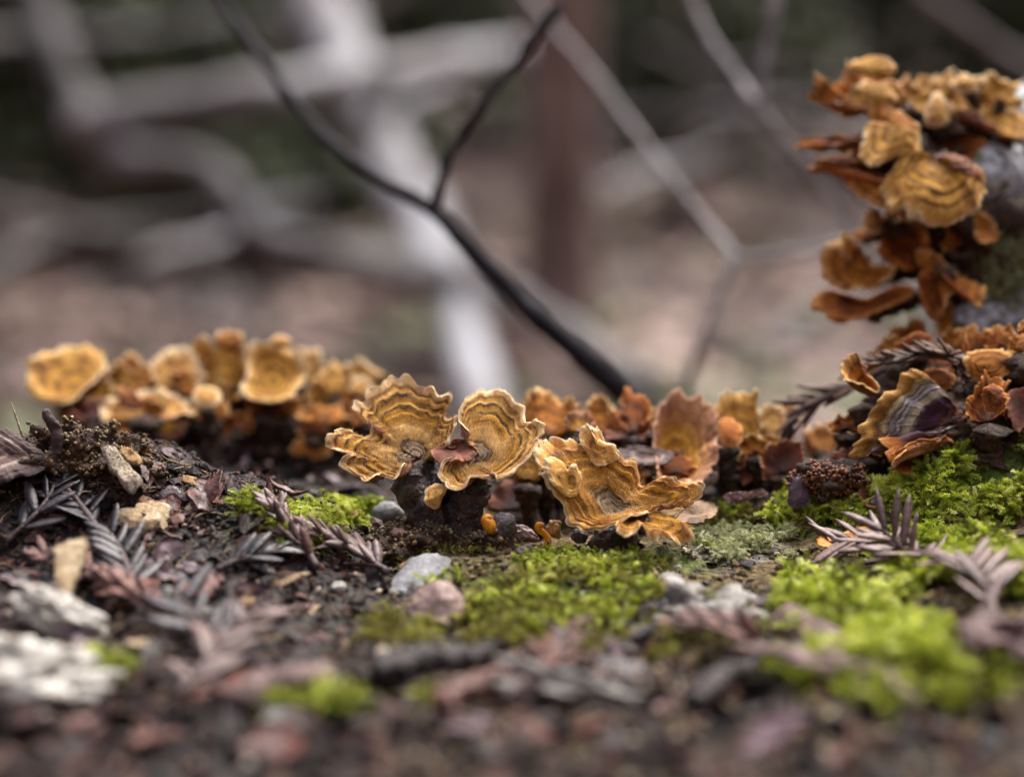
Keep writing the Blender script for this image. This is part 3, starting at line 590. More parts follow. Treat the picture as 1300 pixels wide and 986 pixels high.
# ------------------------------------------------------------------ the blurred row on the far edge
row = 'ochre brackets of the row beyond the wet litter mound'
R3 = dict(z=3)
fungus('bracket_fungus', 'round flat golden bracket at the open end of the ochre row', 478, [
    dict(z=3, base=(250, 230), rim=[(88, 225), (100, 168), (150, 125), (200, 112), (225, 100), (290, 98), (345, 115), (372, 165), (345, 215), (290, 255), (225, 290), (150, 280), (105, 262)], closed=True, mat='cap_gold', tilt=1.2, cup=.3, ruf=.14, nt=180, nr=44, curl=.12, crimp=.08),
    dict(z=3, base=(290, 340), rim=[(225, 390), (210, 330), (220, 280), (270, 262), (310, 300), (300, 380)], mat='cap_amber', tilt=.4, name='lobe'),
    dict(z=3, base=(320, 300), rim=[(290, 270), (310, 220), (350, 205), (385, 240), (370, 300)], mat='cap_gold', tilt=.6, name='lobe')], row, sr=(3, 4.5))
fungus('bracket_fungus', 'amber bracket with a dark crest between the round flat one and the pale disc', 486, [dict(z=3, base=(440, 300), rim=[(360, 270), (345, 210), (385, 180), (420, 150), (455, 133), (485, 165), (495, 230), (490, 290)], mat='cap_amber', tilt=.7, ruf=.16)], row)
fungus('bracket_fungus', 'pale disc bracket leaning over the broad tan shelf', 480, [dict(z=3, base=(590, 250), rim=[(530, 220), (515, 165), (545, 125), (600, 108), (650, 120), (692, 175), (690, 225), (640, 258)], mat='cap_pale', tilt=.8, ruf=.08)], row)
fungus('bracket_fungus', 'broad tan shelf bracket with an orange underlip', 468, [
    dict(z=3, base=(500, 340), rim=[(350, 350), (340, 310), (390, 275), (450, 255), (520, 248), (600, 265), (650, 290), (665, 330), (600, 350)], mat='cap_pale', tilt=1.4, ruf=.1, nt=130),
    dict(z=3, base=(470, 350), rim=[(365, 350), (375, 395), (440, 405), (500, 390), (545, 350), (570, 310), (520, 295)], mat='cap_amber', pore='pore_amber', tilt=.3, name='lip'),
    dict(z=3, base=(560, 390), rim=[(480, 420), (500, 370), (560, 345), (620, 340), (645, 380), (600, 430), (530, 440)], closed=True, mat='cap_cup', tilt=.3, cup=-.3, name='lobe')], row, sr=(4, 6))
fungus('bracket_fungus', 'tiny cream-rimmed button bracket in front of the broad tan shelf', 466, [dict(z=3, base=(712, 285), rim=[(662, 300), (665, 262), (705, 243), (748, 255), (762, 285), (735, 312), (690, 318)], closed=True, mat='cap_pale', pore='pore_amber', tilt=1.2, cup=-.3, ruf=.05)], row, sr=(1.6, 2.4))
fungus('bracket_fungus', 'tall golden bracket with a knobbly crest, next to the cream-rimmed button', 482, [
    dict(z=3, base=(760, 290), rim=[(690, 260), (660, 190), (645, 110), (670, 82), (715, 90), (740, 108), (760, 70), (795, 58), (830, 85), (850, 150), (845, 230), (820, 280)], mat='cap_gold', tilt=.6, ruf=.16, nt=140, nr=40),
    dict(z=3, base=(790, 110), rim=[(740, 110), (745, 70), (785, 52), (830, 70), (840, 108), (800, 130)], closed=True, mat='cap_amber', tilt=.6, cup=-.5, name='lobe')], row)
fungus('bracket_fungus', 'wide golden bracket with a pale drooping lip, centre of the ochre row', 474, [
    dict(z=3, base=(935, 200), rim=[(850, 200), (860, 110), (920, 92), (980, 100), (1040, 140), (1050, 190), (1010, 260), (955, 292), (890, 285), (835, 265), (830, 235)], closed=True, mat='cap_gold', tilt=.9, cup=.45, ruf=.18, nt=180, nr=44, crimp=.08),
    dict(z=3, base=(965, 105), rim=[(925, 100), (940, 70), (975, 64), (1000, 85), (990, 115)], closed=True, mat='cap_pale', tilt=.6, cup=-.5, name='lobe')], row, sr=(4, 5))
fungus('bracket_fungus', 'cream-topped bracket behind the wide drooping one', 486, [dict(z=3, base=(1050, 220), rim=[(1000, 180), (1000, 130), (1040, 112), (1095, 115), (1105, 160), (1090, 220)], mat='cap_pale', tilt=.7, ruf=.12)], row)
fungus('bracket_fungus', 'deep ochre folded bracket closing the row towards the twin-capped fungus', 480, [
    dict(z=3, base=(1120, 330), rim=[(1050, 290), (1060, 210), (1100, 170), (1160, 155), (1210, 190), (1220, 260), (1230, 340), (1180, 375)], mat='cap_gold', tilt=.6, ruf=.2, nt=140),
    dict(z=3, base=(1180, 350), rim=[(1100, 350), (1150, 310), (1220, 310), (1260, 340), (1220, 375), (1150, 380)], closed=True, mat='cap_amber', tilt=.9, cup=-.2, name='lip'),
    dict(z=3, base=(1225, 260), rim=[(1200, 260), (1210, 225), (1250, 215), (1285, 240), (1260, 275)], closed=True, mat='cap_pale', tilt=.8, cup=-.3, name='lobe')], row, sr=(4, 5))
fungus('bracket_fungus', 'shaded rusty bracket tucked under the wide drooping one', 478, [dict(z=3, base=(1000, 360), rim=[(860, 340), (900, 290), (990, 280), (1090, 300), (1130, 350), (1060, 380)], mat='cap_rust', pore='pore_amber', tilt=1.0)], row)
fungus('bracket_fungus', 'low rusty bracket on the ground beneath the deep ochre folds', 470, [dict(z=3, base=(1070, 470), rim=[(1000, 470), (1010, 430), (1060, 415), (1120, 430), (1140, 470), (1080, 490)], mat='cap_amber', tilt=.9, closed=True, cup=-.3)], row)

fungus('bracket_fungus', 'rusty filler bracket between the round flat and pale disc ones', 490, [dict(z=3, base=(420, 420), rim=[(300, 400), (310, 320), (370, 290), (450, 290), (530, 330), (540, 400)], mat='cap_rust', pore='pore_amber', tilt=.5, ruf=.22)], row, sr=(4, 6))
fungus('bracket_fungus', 'broad shaded amber bracket under the tall golden one', 488, [dict(z=3, base=(760, 400), rim=[(640, 380), (650, 310), (720, 270), (800, 275), (880, 310), (890, 390)], mat='cap_rust', pore='pore_amber', tilt=.5, ruf=.22), dict(z=3, base=(800, 370), rim=[(725, 380), (735, 335), (790, 318), (850, 335), (868, 390), (800, 410)], closed=True, mat='cap_cup', tilt=.4, cup=-.4, name='lobe', label='pale greyish lobe in the shade')], row, sr=(4, 6))
fungus('bracket_fungus', 'wide shaded rusty bracket below the deep ochre folds', 488, [dict(z=3, base=(1080, 440), rim=[(900, 430), (920, 350), (1000, 320), (1100, 330), (1200, 360), (1230, 430)], mat='cap_rust', pore='pore_amber', tilt=.5, ruf=.22)], row, sr=(4, 6))
fungus('bracket_fungus', 'golden crest bracket at the back between the tall and wide golden ones', 494, [dict(z=3, base=(860, 260), rim=[(790, 230), (800, 150), (840, 100), (890, 95), (930, 130), (940, 220)], mat='cap_amber', tilt=.5, ruf=.2)], row)
fungus('bracket_fungus', 'golden back bracket joining the cream-topped one and the deep ochre folds', 494, [dict(z=3, base=(1060, 300), rim=[(980, 270), (990, 200), (1040, 160), (1110, 170), (1150, 230), (1140, 300)], mat='cap_gold', tilt=.5, ruf=.2)], row)
fungus('bracket_fungus', 'small amber back bracket joining the pale disc and tall golden ones', 492, [dict(z=3, base=(660, 290), rim=[(600, 260), (610, 200), (650, 150), (700, 160), (730, 230), (720, 290)], mat='cap_amber', tilt=.5, ruf=.2)], row)

# ------------------------------------------------------------------ dead limb on the far end with its brackets
LIMB = [P(1335, 640, 475), P(1315, 520, 478), P(1296, 400, 480), P(1305, 290, 484), P(1325, 200, 490), P(1400, 110, 500), P(1480, 30, 512)]
lb = np.array([LIMB[0][0], LIMB[0][1], LIMB[0][2]])
s = NT('lichened dead wood'); n1 = s.noise(90, 5.0); n2 = s.noise(420, 5.0); n3 = s.noise(40, 3.0)
c = s.ramp(n2, [(.3, lin(120, 122, 126)), (.5, lin(188, 191, 195)), (.7, lin(232, 235, 238))])
c = s.mix(s.ramp(n1, [(.52, (0, 0, 0)), (.6, (1, 1, 1))]), c, s.ramp(n2, [(.3, lin(72, 72, 40)), (.7, lin(140, 138, 84))]))
c = s.mix(s.ramp(n3, [(.55, (0, 0, 0)), (.64, (1, 1, 1))]), c, s.ramp(n2, [(.3, lin(84, 70, 64)), (.7, lin(150, 128, 116))]))
s.bump(n2, .0025); M['limb'] = s.fin(c, .75, .35)
limb = empty('dead_limb', lb, 'grey lichen-crusted dead limb rising from the log with brackets along it', 'limb')
tube_obj('wood', LIMB, [27, 24, 20, 19, 20, 19, 17], M['limb'], limb, lb, seg=64, n=120, amp=.2, freq=.06, seed=3, lump=.12)
tube_obj('side_stub', [P(1330, 250, 484), P(1268, 232, 470), P(1235, 222, 462)], [13, 10, 7], M['limb'], limb, lb, seg=36, n=40, amp=.25, freq=.12, seed=4, lump=.15)
tube_obj('side_stub', [P(1330, 420, 478), P(1262, 408, 466), P(1208, 425, 458)], [12, 9, 4.5], M['limb'], limb, lb, seg=36, n=40, amp=.25, freq=.12, seed=9, lump=.15)
tube_obj('side_stub', [P(1330, 330, 478), P(1275, 300, 466), P(1190, 275, 462)], [14, 11, 6], M['stalk_dry'], limb, lb, seg=36, n=40, amp=.3, freq=.12, seed=14, lump=.2)
for q_, rad_, sd_ in [((1245, 535, 426), (15, 12, 10), 61), ((1200, 566, 418), (13, 11, 9), 62), ((1290, 530, 436), (16, 14, 12), 63), ((1165, 515, 432), (12, 11, 9), 64), ((1290, 590, 420), (14, 12, 10), 65)]:
    V, F = lump_arr(rad_, sd_, .35, 2.0, 5, .14); link('root_flare', new_mesh('root_flare', V + P(*q_) - lb, F, M['stalk_dry']), limb)
for q_, rad_, sd_ in [((1215, 215, 468), (9, 8, 6), 71), ((1228, 236, 470), (7, 7, 8), 72), ((1222, 345, 464), (7, 7, 10), 74), ((1190, 268, 464), (6, 6, 5), 75), ((1180, 170, 468), (9, 7, 4), 76)]:
    V, F = lump_arr(rad_, sd_, .4, 2.2, 5, .14); link('rotten_bark', new_mesh('rotten_bark', V + P(*q_) - lb, F, M['stalk_dry']), limb)
rv_ = np.random.default_rng(5)
for k in range(7):   # loose lengthwise wood ridges of the limb
    a0 = rv_.uniform(350, 440); x0 = rv_.uniform(1232, 1290)
    tube_obj('wood_ridge', [P(x0, a0, 458), P(x0 + 25, a0 - 18, 457), P(x0 + 60, a0 - rv_.uniform(25, 45), 459)], [1.0, 1.8, 1.2], M['limb'], limb, lb, seg=10, n=14, amp=.3, freq=.3, seed=k)
AT = lambda x, y: P(x, y, 470)
up = 'amber brackets on the dead limb'
U = dict(z=4)
def ufungus(label, d, caps, at, **k):
    caps = [dict(c, ruf=c.get('ruf', .16) * 1.5 + .04, crimp=.08, curl=.12) for c in caps]
    return fungus('bracket_fungus', label, d, caps, up, attach=P(at[0], at[1], at[2] if len(at) > 2 else 470), **k)
ufungus('topmost spreading bracket with a knobbly pale crown, overhanging the limb', 458, [
    dict(z=4, base=(430, 230), rim=[(230, 210), (150, 205), (138, 160), (200, 130), (255, 128), (255, 82), (320, 58), (385, 75), (425, 95), (452, 135), (450, 200)], mat='cap_amber', tilt=1.1, ruf=.2, nt=140, nr=40),
    dict(z=4, base=(330, 110), rim=[(262, 110), (270, 75), (325, 58), (395, 78), (420, 115), (350, 135)], closed=True, mat='cap_gold', cup=-.4, name='lobe'),
    dict(z=4, base=(350, 200), rim=[(260, 205), (280, 165), (340, 140), (410, 165), (415, 215), (340, 220)], closed=True, mat='cap_gold', cup=-.3, name='lobe')], (1230, 190))
ufungus('rounded golden bracket beside the topmost spreading one', 460, [
    dict(z=4, base=(530, 280), rim=[(450, 260), (425, 190), (450, 140), (530, 113), (595, 128), (615, 180), (600, 260)], mat='cap_gold', tilt=1.0, ruf=.14),
    dict(z=4, base=(560, 250), rim=[(510, 280), (530, 210), (560, 175), (590, 210), (600, 280), (550, 295)], closed=True, mat='cap_pale', cup=-.3, tilt=.5, name='lobe')], (1240, 200))
ufungus('bracket with a nearly white swollen crest on the limb', 462, [
    dict(z=4, base=(680, 260), rim=[(600, 240), (605, 165), (640, 130), (690, 140), (745, 185), (750, 225), (730, 260)], mat='cap_gold', tilt=1.1, ruf=.12),
    dict(z=4, base=(650, 155), rim=[(607, 160), (615, 132), (655, 124), (695, 145), (690, 170), (640, 178)], closed=True, mat='cap_pale', cup=-.5, name='lobe', label='nearly white swollen crest')], (1265, 205))
ufungus('long bracket with a thin pale edge running along the limb top', 458, [dict(z=4, base=(770, 290), rim=[(680, 250), (600, 240), (600, 222), (680, 235), (740, 215), (810, 215), (840, 240), (900, 270), (900, 310), (830, 320)], mat='cap_gold', tilt=1.3, ruf=.12, closed=True)], (1290, 200))
ufungus('dark orange curled bracket above the hanging golden one', 452, [dict(z=4, base=(430, 310), rim=[(340, 265), (328, 215), (365, 200), (420, 240), (485, 280), (498, 320), (450, 335)], mat='cap_amber', tilt=.8, ruf=.22, closed=True, cup=-.3)], (1220, 215))
ufungus('hanging golden bracket with a scalloped pale edge', 448, [dict(z=4, base=(420, 320), rim=[(340, 278), (312, 325), (300, 395), (335, 437), (385, 418), (425, 395), (500, 388), (505, 350), (480, 310)], closed=True, mat='cap_gold', tilt=.7, ruf=.1, cup=-.25, nt=130, nr=40)], (1225, 230))
ufungus('largest golden bracket on the limb, fan-shaped with a drooping cream edge', 446, [dict(z=4, base=(560, 410), rim=[(440, 395), (395, 440), (380, 500), (400, 545), (450, 578), (520, 612), (580, 622), (640, 602), (695, 560), (722, 505), (715, 452), (690, 490), (620, 480)], mat='cap_gold', tilt=.8, ruf=.08, cup=-.28, nt=170, nr=50, terr=.02)], (1245, 255))
ufungus('thin dark-red shelf bracket sticking straight out from the limb', 452, [dict(z=4, base=(330, 370), rim=[(180, 365), (85, 352), (92, 325), (150, 320), (190, 345), (240, 335), (280, 350), (330, 350)], closed=True, mat='cap_rust', tilt=1.6, ruf=.15, cup=-.1)], (1205, 240))
ufungus('small rusty shelf bracket below the thin dark-red one', 454, [dict(z=4, base=(330, 440), rim=[(200, 430), (150, 420), (165, 385), (215, 375), (270, 395), (330, 420)], closed=True, mat='cap_rust', pore='pore_amber', tilt=1.5, ruf=.16, cup=-.1)], (1205, 250))
ufungus('long drooping rusty shelf bracket with a bright rim under the hanging one', 448, [dict(z=4, base=(420, 520), rim=[(150, 440), (160, 415), (230, 455), (300, 510), (380, 560), (470, 600), (480, 560), (400, 470), (320, 420)], closed=True, mat='cap_amber', pore='pore_amber', tilt=1.4, ruf=.12, cup=-.1)], (1215, 270))
ufungus('small pale knob bracket below the long rusty shelf', 452, [dict(z=4, base=(345, 630), rim=[(310, 640), (312, 590), (345, 575), (375, 600), (372, 650), (340, 660)], closed=True, mat='cap_pale', tilt=.6, cup=-.4)], (1215, 300))
ufungus('amber bracket curling outward at the limb, under the pale knob', 452, [dict(z=4, base=(330, 780), rim=[(250, 830), (190, 790), (160, 745), (200, 690), (250, 645), (280, 700), (300, 690), (340, 740), (420, 770), (350, 830)], closed=True, mat='cap_amber', pore='pore_amber', tilt=.6, ruf=.2, cup=.3)], (1215, 325))
ufungus('orange bracket with a torn hanging lobe on the mossy part of the limb', 448, [
    dict(z=4, base=(560, 800), rim=[(500, 740), (492, 705), (530, 698), (580, 730), (620, 780), (670, 790), (720, 820), (715, 880), (690, 888), (660, 840), (610, 860), (590, 900)], mat='cap_amber', pore='pore_amber', tilt=.6, ruf=.15, nt=130),
    dict(z=4, base=(540, 850), rim=[(500, 790), (560, 790), (590, 850), (580, 920), (550, 940), (510, 880)], closed=True, mat='cap_rust', tilt=.3, name='lobe')], (1240, 350))
ufungus('lowest cup-like rusty bracket, jutting out over the brown needle twig', 450, [dict(z=4, base=(330, 890), rim=[(170, 920), (135, 905), (150, 860), (190, 850), (260, 880), (340, 870), (420, 840), (490, 850), (400, 900), (280, 940), (220, 950)], closed=True, mat='cap_rust', pore='pore_amber', tilt=.8, ruf=.15, cup=.2)], (1205, 365))
ufungus('orange flap bracket wedged beside the largest golden one', 452, [dict(z=4, base=(720, 640), rim=[(685, 600), (690, 580), (740, 600), (768, 640), (760, 680), (700, 680)], closed=True, mat='cap_amber', pore='pore_amber', tilt=.4)], (1260, 290))
ufungus('shadowed rusty bracket in the hollow between the golden ones', 462, [dict(z=4, base=(620, 340), rim=[(500, 330), (540, 280), (640, 270), (700, 310), (720, 380), (640, 420), (540, 400)], closed=True, mat='cap_rust', tilt=.6)], (1245, 230))
ufungus('narrow orange tongue bracket hanging at the limb foot', 452, [dict(z=4, base=(590, 930), rim=[(555, 930), (560, 880), (600, 880), (610, 960), (580, 1000), (560, 980)], closed=True, mat='cap_amber', tilt=.3)], (1225, 395))
ufungus('shaded rusty bracket between the outward-curling and the torn ones', 456, [dict(z=4, base=(450, 720), rim=[(380, 740), (370, 660), (430, 600), (500, 620), (530, 700), (480, 780)], closed=True, mat='cap_rust', tilt=.4, cup=-.2)], (1225, 330))

# ------------------------------------------------------------------ brackets at the foot of the limb
foot = 'brackets at the foot of the dead limb'
def gfungus(label, d, caps, **k): return fungus('bracket_fungus', label, d, caps, foot, **k)
gfungus('purple bracket banded with white velvet, above the bright moss', 408, [
    dict(z=10, base=(800, 660, 5), rim=[(625, 460, 5), (590, 400, 4), (540, 362, 3), (480, 365, 2), (420, 400, 1), (350, 470, 0), (300, 490, -1), (228, 600, -2), (215, 640, -2), (185, 665, -3), (178, 740, -4), (122, 830, -5), (160, 880, -5), (230, 850, -5), (300, 820, -4), (400, 800, -3), (500, 790, -2), (640, 740, 1), (760, 700, 3)], mat='cap_purple', pore='pore_purple', nt=200, nr=64, cup=-.12, ruf=.06, rfreq=8, terr=.02, curl=.04)], sr=(3, 4))
gfungus('brown shelf bracket with tan upper edge just under the purple one', 404, [dict(z=10, base=(640, 860, 4), rim=[(745, 760, 4), (660, 748, 2), (560, 765, 0), (470, 800, -3), (400, 850, -5), (350, 880, -5), (365, 930, -5), (300, 780, -2), (280, 745, 1), (370, 725, 4), (440, 790, 4), (560, 790, 5), (700, 790, 6)], closed=True, mat='cap_rust', nt=140, nr=36, cup=-.2, ruf=.1, curl=.1),
    dict(z=10, base=(540, 900, 3), rim=[(360, 950, -3), (400, 870, -4), (480, 820, -3), (600, 790, -1), (720, 770, 3), (700, 880, 5), (600, 960, 3), (480, 990, 0)], closed=True, mat='cap_rust', pore='pore_purple', name='underlobe', cup=.1)], sr=(3, 4))
gfungus('curled orange-lipped bracket dangling over the purple one', 412, [dict(z=10, base=(230, 440, 3), rim=[(45, 370, 0), (60, 300, 2), (100, 255, 3), (150, 260, 4), (185, 330, 3), (250, 410, 1), (275, 460, -1), (180, 410, -2), (100, 385, -2)], closed=True, mat='cap_amber', pore='pore', cup=.35, ruf=.14, curl=.12)])
gfungus('brown dome bracket behind the purple one', 416, [dict(z=10, base=(650, 440), rim=[(545, 380), (580, 340), (660, 328), (730, 350), (758, 410), (720, 460), (620, 470)], closed=True, mat='cap_rust', cup=-.4, ruf=.1)])
gfungus('ochre cup bracket with a dark frilled maroon rim', 420, [
    dict(z=10, base=(960, 400), rim=[(820, 290), (800, 220), (830, 120), (900, 95), (960, 125), (1030, 100), (1110, 140), (1120, 220), (1090, 330), (980, 410)], mat='cap_rust', tilt=.7, nt=150, ruf=.12, cup=.4),
    dict(z=10, base=(940, 330, -6), rim=[(815, 250, -6), (800, 310, -7), (830, 380, -7), (920, 410, -7), (1050, 390, -6), (1130, 330, -4), (1100, 240, -3), (1000, 215, -3), (900, 220, -4)], closed=True, mat='cap_amber', name='outer_wall', cup=-.2, ruf=.1)], sr=(4, 5))
gfungus('bright orange double-rimmed bracket pressed against the ochre cup', 416, [
    dict(z=10, base=(1190, 230), rim=[(1090, 190), (1100, 140), (1170, 100), (1260, 80), (1300, 140), (1260, 220)], mat='cap_amber', pore='pore_amber', tilt=1.0, cup=-.1),
    dict(z=10, base=(1190, 300), rim=[(1030, 225), (1060, 200), (1150, 200), (1280, 180), (1300, 280), (1240, 360), (1120, 330)], closed=True, mat='cap_amber', pore='pore_amber', tilt=.8, name='lip'),
    dict(z=10, base=(1190, 80), rim=[(1150, 100), (1155, 50), (1200, 25), (1260, 50), (1240, 110)], mat='cap_amber', name='lobe')], sr=(4, 5))
gfungus('folded brown bracket with grainy grey edge sunk in the bright moss', 405, [
    dict(z=10, base=(960, 660), rim=[(850, 640), (830, 570), (845, 490), (900, 430), (940, 380), (990, 365), (1070, 410), (1080, 500), (1060, 600)], mat='cap_rust', tilt=.6, ruf=.2, nt=130),
    dict(z=10, base=(995, 520, -5), rim=[(925, 500, -5), (940, 450, -5), (1000, 430, -4), (1060, 460, -4), (1075, 530, -5), (1040, 600, -6), (960, 600, -6)], closed=True, mat='cap_rust', cup=-.45, name='fold')], sr=(3, 4))
gfungus('dark drooping bracket beside the folded brown one', 408, [dict(z=10, base=(1180, 560), rim=[(1070, 520), (1090, 470), (1150, 440), (1240, 450), (1260, 560), (1180, 700), (1140, 720), (1090, 620)], closed=True, mat='cap_maroon', pore='pore_purple', tilt=.5)])
gfungus('small maroon cup fungus with white-mottled stalk standing in moss', 402, [dict(z=5, base=(380, 715), rim=[(338, 725), (332, 690), (365, 680), (410, 685), (425, 710), (415, 740), (380, 755)], closed=True, mat='cap_maroon', pore='pore_purple', tilt=1.1, cup=.4, ruf=.05)], sr=(1.2, 2.2), smat='bud', stalk=[(5, 385, 725, 402, 1.2), (5, 410, 760, 401, 2.0), (5, 440, 800, 401, 2.6), (5, 445, 860, 401, 2.2)])
gfungus('blurred amber brackets pair on the slope behind the scaly twig', 446, [
    dict(z=5, base=(520, 190), rim=[(440, 150), (450, 90), (500, 65), (560, 65), (600, 110), (600, 170)], mat='cap_rust'),
    dict(z=5, base=(420, 190), rim=[(355, 200), (365, 170), (420, 135), (470, 150), (465, 195)], mat='cap_pale', name='lobe')])
gfungus('orange-edged bracket leaning on the pale wood above the scaly twig', 436, [dict(z=5, base=(720, 150), rim=[(670, 160), (675, 120), (710, 80), (770, 60), (780, 90), (740, 120), (735, 160)], mat='cap_amber', tilt=.6)])
fungus('weathered_bracket', 'weathered grey-mauve bracket with pale streaks lying on the litter mound', 390, [dict(z=0, base=(-6, 590, 4), rim=[(-40, 552, 6), (0, 540, 6), (25, 550, 4), (45, 566, 1), (62, 585, -1), (45, 596, -4), (20, 604, -6), (-10, 612, -7), (-40, 600, -4)], closed=True, mat='cap_weathered', pore='pore_purple', cup=-.35, ruf=.05, nt=160, nr=50, terr=.02)], None, sr=(3, 4))

# ------------------------------------------------------------------ smaller ruffled brackets crowding between the named ones
def crowd(n, box, d0, d1, rpx, mats, label, group, seed, attach=None, tilt=(.4, 1.1), rise=0):
    r = np.random.default_rng(seed)
    for k in range(n):
        a = box[0] + (box[2] - box[0]) * (k + r.uniform(.1, .9)) / n; b = r.uniform(box[1], box[3]); R_ = r.uniform(*rpx); d = r.uniform(d0, d1)
        m = 11; th = np.radians(np.linspace(-215, 35, m) + r.normal(size=m) * 5); ra = R_ * r.uniform(.72, 1.18, m)
        rim = [(a + ra[i] * math.cos(th[i]) * r.uniform(1.0, 1.2), b + ra[i] * math.sin(th[i]) * .8) for i in range(m)]
        mt = mats[r.integers(len(mats))]
        at = None if attach is None else P(attach[0] + r.uniform(-12, 12), min(max(b + r.uniform(0, 25), attach[1]), attach[2]), attach[3])
        fungus('bracket_fungus', label[mt], d, [dict(z=0, base=(a, b + R_ * .25), rim=rim, mat=mt, pore='pore_amber' if mt in ('cap_amber', 'cap_gold') else 'pore', tilt=r.uniform(*tilt), ruf=r.uniform(.2, .36), rfreq=r.uniform(7, 12), crimp=.1, curl=r.uniform(.05, .2), cup=r.uniform(-.1, .45), nt=96, nr=24)], group, attach=at, seed=seed * 100 + k, sr=(1.3, 2.0) if at is not None else (2.0, 3.4))
def L_(tail): return {'cap_gold': 'small ruffled golden bracket ' + tail, 'cap_amber': 'small ruffled amber bracket ' + tail, 'cap_rust': 'small ruffled rusty brown bracket ' + tail, 'cap_maroon': 'small ruffled maroon bracket ' + tail, 'cap_pale': 'small ruffled pale tan bracket ' + tail, 'cap_cup': 'small ruffled pinkish bracket ' + tail}
crowd(15, (70, 470, 470, 505), 480, 494, (20, 30), ['cap_gold', 'cap_amber', 'cap_gold', 'cap_pale'], L_('crowded into the ochre row'), 'small brackets crowding the ochre row', 1)
crowd(15, (110, 512, 480, 552), 470, 484, (17, 27), ['cap_rust', 'cap_amber', 'cap_rust', 'cap_maroon'], L_('low in the shade of the ochre row'), 'small brackets low in the ochre row', 2)
crowd(9, (650, 520, 1010, 540), 442, 452, (18, 28), ['cap_amber', 'cap_gold', 'cap_cup', 'cap_pale'], L_('crowded behind the pinkish cup'), 'small brackets crowding the middle row', 3)
crowd(11, (640, 565, 1010, 605), 426, 438, (16, 25), ['cap_rust', 'cap_maroon', 'cap_amber', 'cap_maroon'], L_('low in the shade of the middle row'), 'small brackets low in the middle row', 4)
crowd(6, (1070, 105, 1290, 140), 460, 470, (20, 30), ['cap_amber', 'cap_gold', 'cap_pale'], L_('crowning the dead limb cluster'), 'small brackets crowning the limb', 5, (1250, 190, 215, 472))
crowd(6, (1090, 175, 1190, 215), 458, 468, (18, 28), ['cap_rust', 'cap_amber', 'cap_rust'], L_('beneath the crown of the dead limb cluster'), 'small brackets under the limb crown', 6, (1228, 210, 250, 470))
crowd(9, (1085, 290, 1235, 350), 454, 464, (18, 30), ['cap_rust', 'cap_amber', 'cap_maroon', 'cap_amber'], L_('on the lower half of the dead limb cluster'), 'small brackets low on the limb', 7, (1232, 270, 350, 468))
crowd(9, (1110, 425, 1290, 470), 424, 440, (16, 26), ['cap_rust', 'cap_maroon', 'cap_amber'], L_('around the scaly twig at the limb foot'), 'small brackets at the limb foot', 8)
crowd(8, (1060, 520, 1200, 585), 412, 424, (13, 22), ['cap_maroon', 'cap_rust', 'cap_maroon'], L_('between the frass clump and purple banded bracket'), 'small brackets by the purple banded one', 9)
crowd(6, (1190, 520, 1300, 570), 408, 418, (14, 22), ['cap_maroon', 'cap_rust', 'cap_amber'], L_('in the debris above the bright moss bank'), 'small brackets above the moss bank', 10)

# ------------------------------------------------------------------ small things lying on the log
def lump(name, label, cat, c, r, mat, seed, amp=.25, freq=1.3, sub=4, group=None, rot=None, fine=.06, parent=None):
    V, F = lump_arr(r, seed, amp, freq, sub, fine)
    if rot is not None: V = V @ np.array(Matrix.Rotation(rot[1], 3, rot[0])).T
    o = link(name, new_mesh(name, V, F, M[mat]), parent, c)
    return tag(o, label, cat, group) if parent is None else o

def plate_arr(outline, thick, bend=0.0, seed=0, rough=.15, rings=6, jag=.12, k=None):
    """irregular plate: outline (k,2) in mm about its middle, curved and thickened"""
    o = catmull(np.concatenate([outline, np.zeros((len(outline), 1))], 1), k or max(48, 5 * len(outline)), True)[:, :2]
    k = len(o); rr = np.linspace(0.02, 1, rings)
    o = o * (1 + jag * vn(np.stack([np.arange(k) * .9, np.zeros(k), np.full(k, seed * 3.1)], -1), seed + 2) + jag * .7 * vn(np.stack([np.arange(k) * .37, np.zeros(k), np.full(k, seed * 1.1)], -1), seed + 4))[:, None]
    xy = o[:, None] * rr[None, :, None]; L = np.abs(o).max()
    z = bend * (xy[..., 0] ** 2) / L + bend * .4 * xy[..., 1] ** 2 / L + rough * L * .3 * vn(np.concatenate([xy / L * 2.2, np.full((k, rings, 1), seed * .7)], -1), seed)
    edge = np.where(rr > .9, .25, 1.0)
    top = np.concatenate([xy, (z + thick * .5 * edge)[..., None]], -1).reshape(-1, 3); bot = np.concatenate([xy, (z - thick * .5 * edge)[..., None]], -1).reshape(-1, 3)
    F1 = grid_faces(k, rings, True); F2 = F1[:, ::-1] + k * rings
    i = np.arange(k); i2 = (i + 1) % k
    F3 = np.stack([i * rings + rings - 1, i2 * rings + rings - 1, k * rings + i2 * rings + rings - 1, k * rings + i * rings + rings - 1], -1)
    return np.concatenate([top, bot]), [F1, F2, F3[:, ::-1]]

def px_outline(pts, d):
    """outline given in photograph pixels -> 3D plate lying in a tilted plane at depth d; returns middle, local outline and frame"""
    pts = np.array(pts, float); m = pts.mean(0); q = (pts - m) / FPX * d
    return P(m[0], m[1], d), q

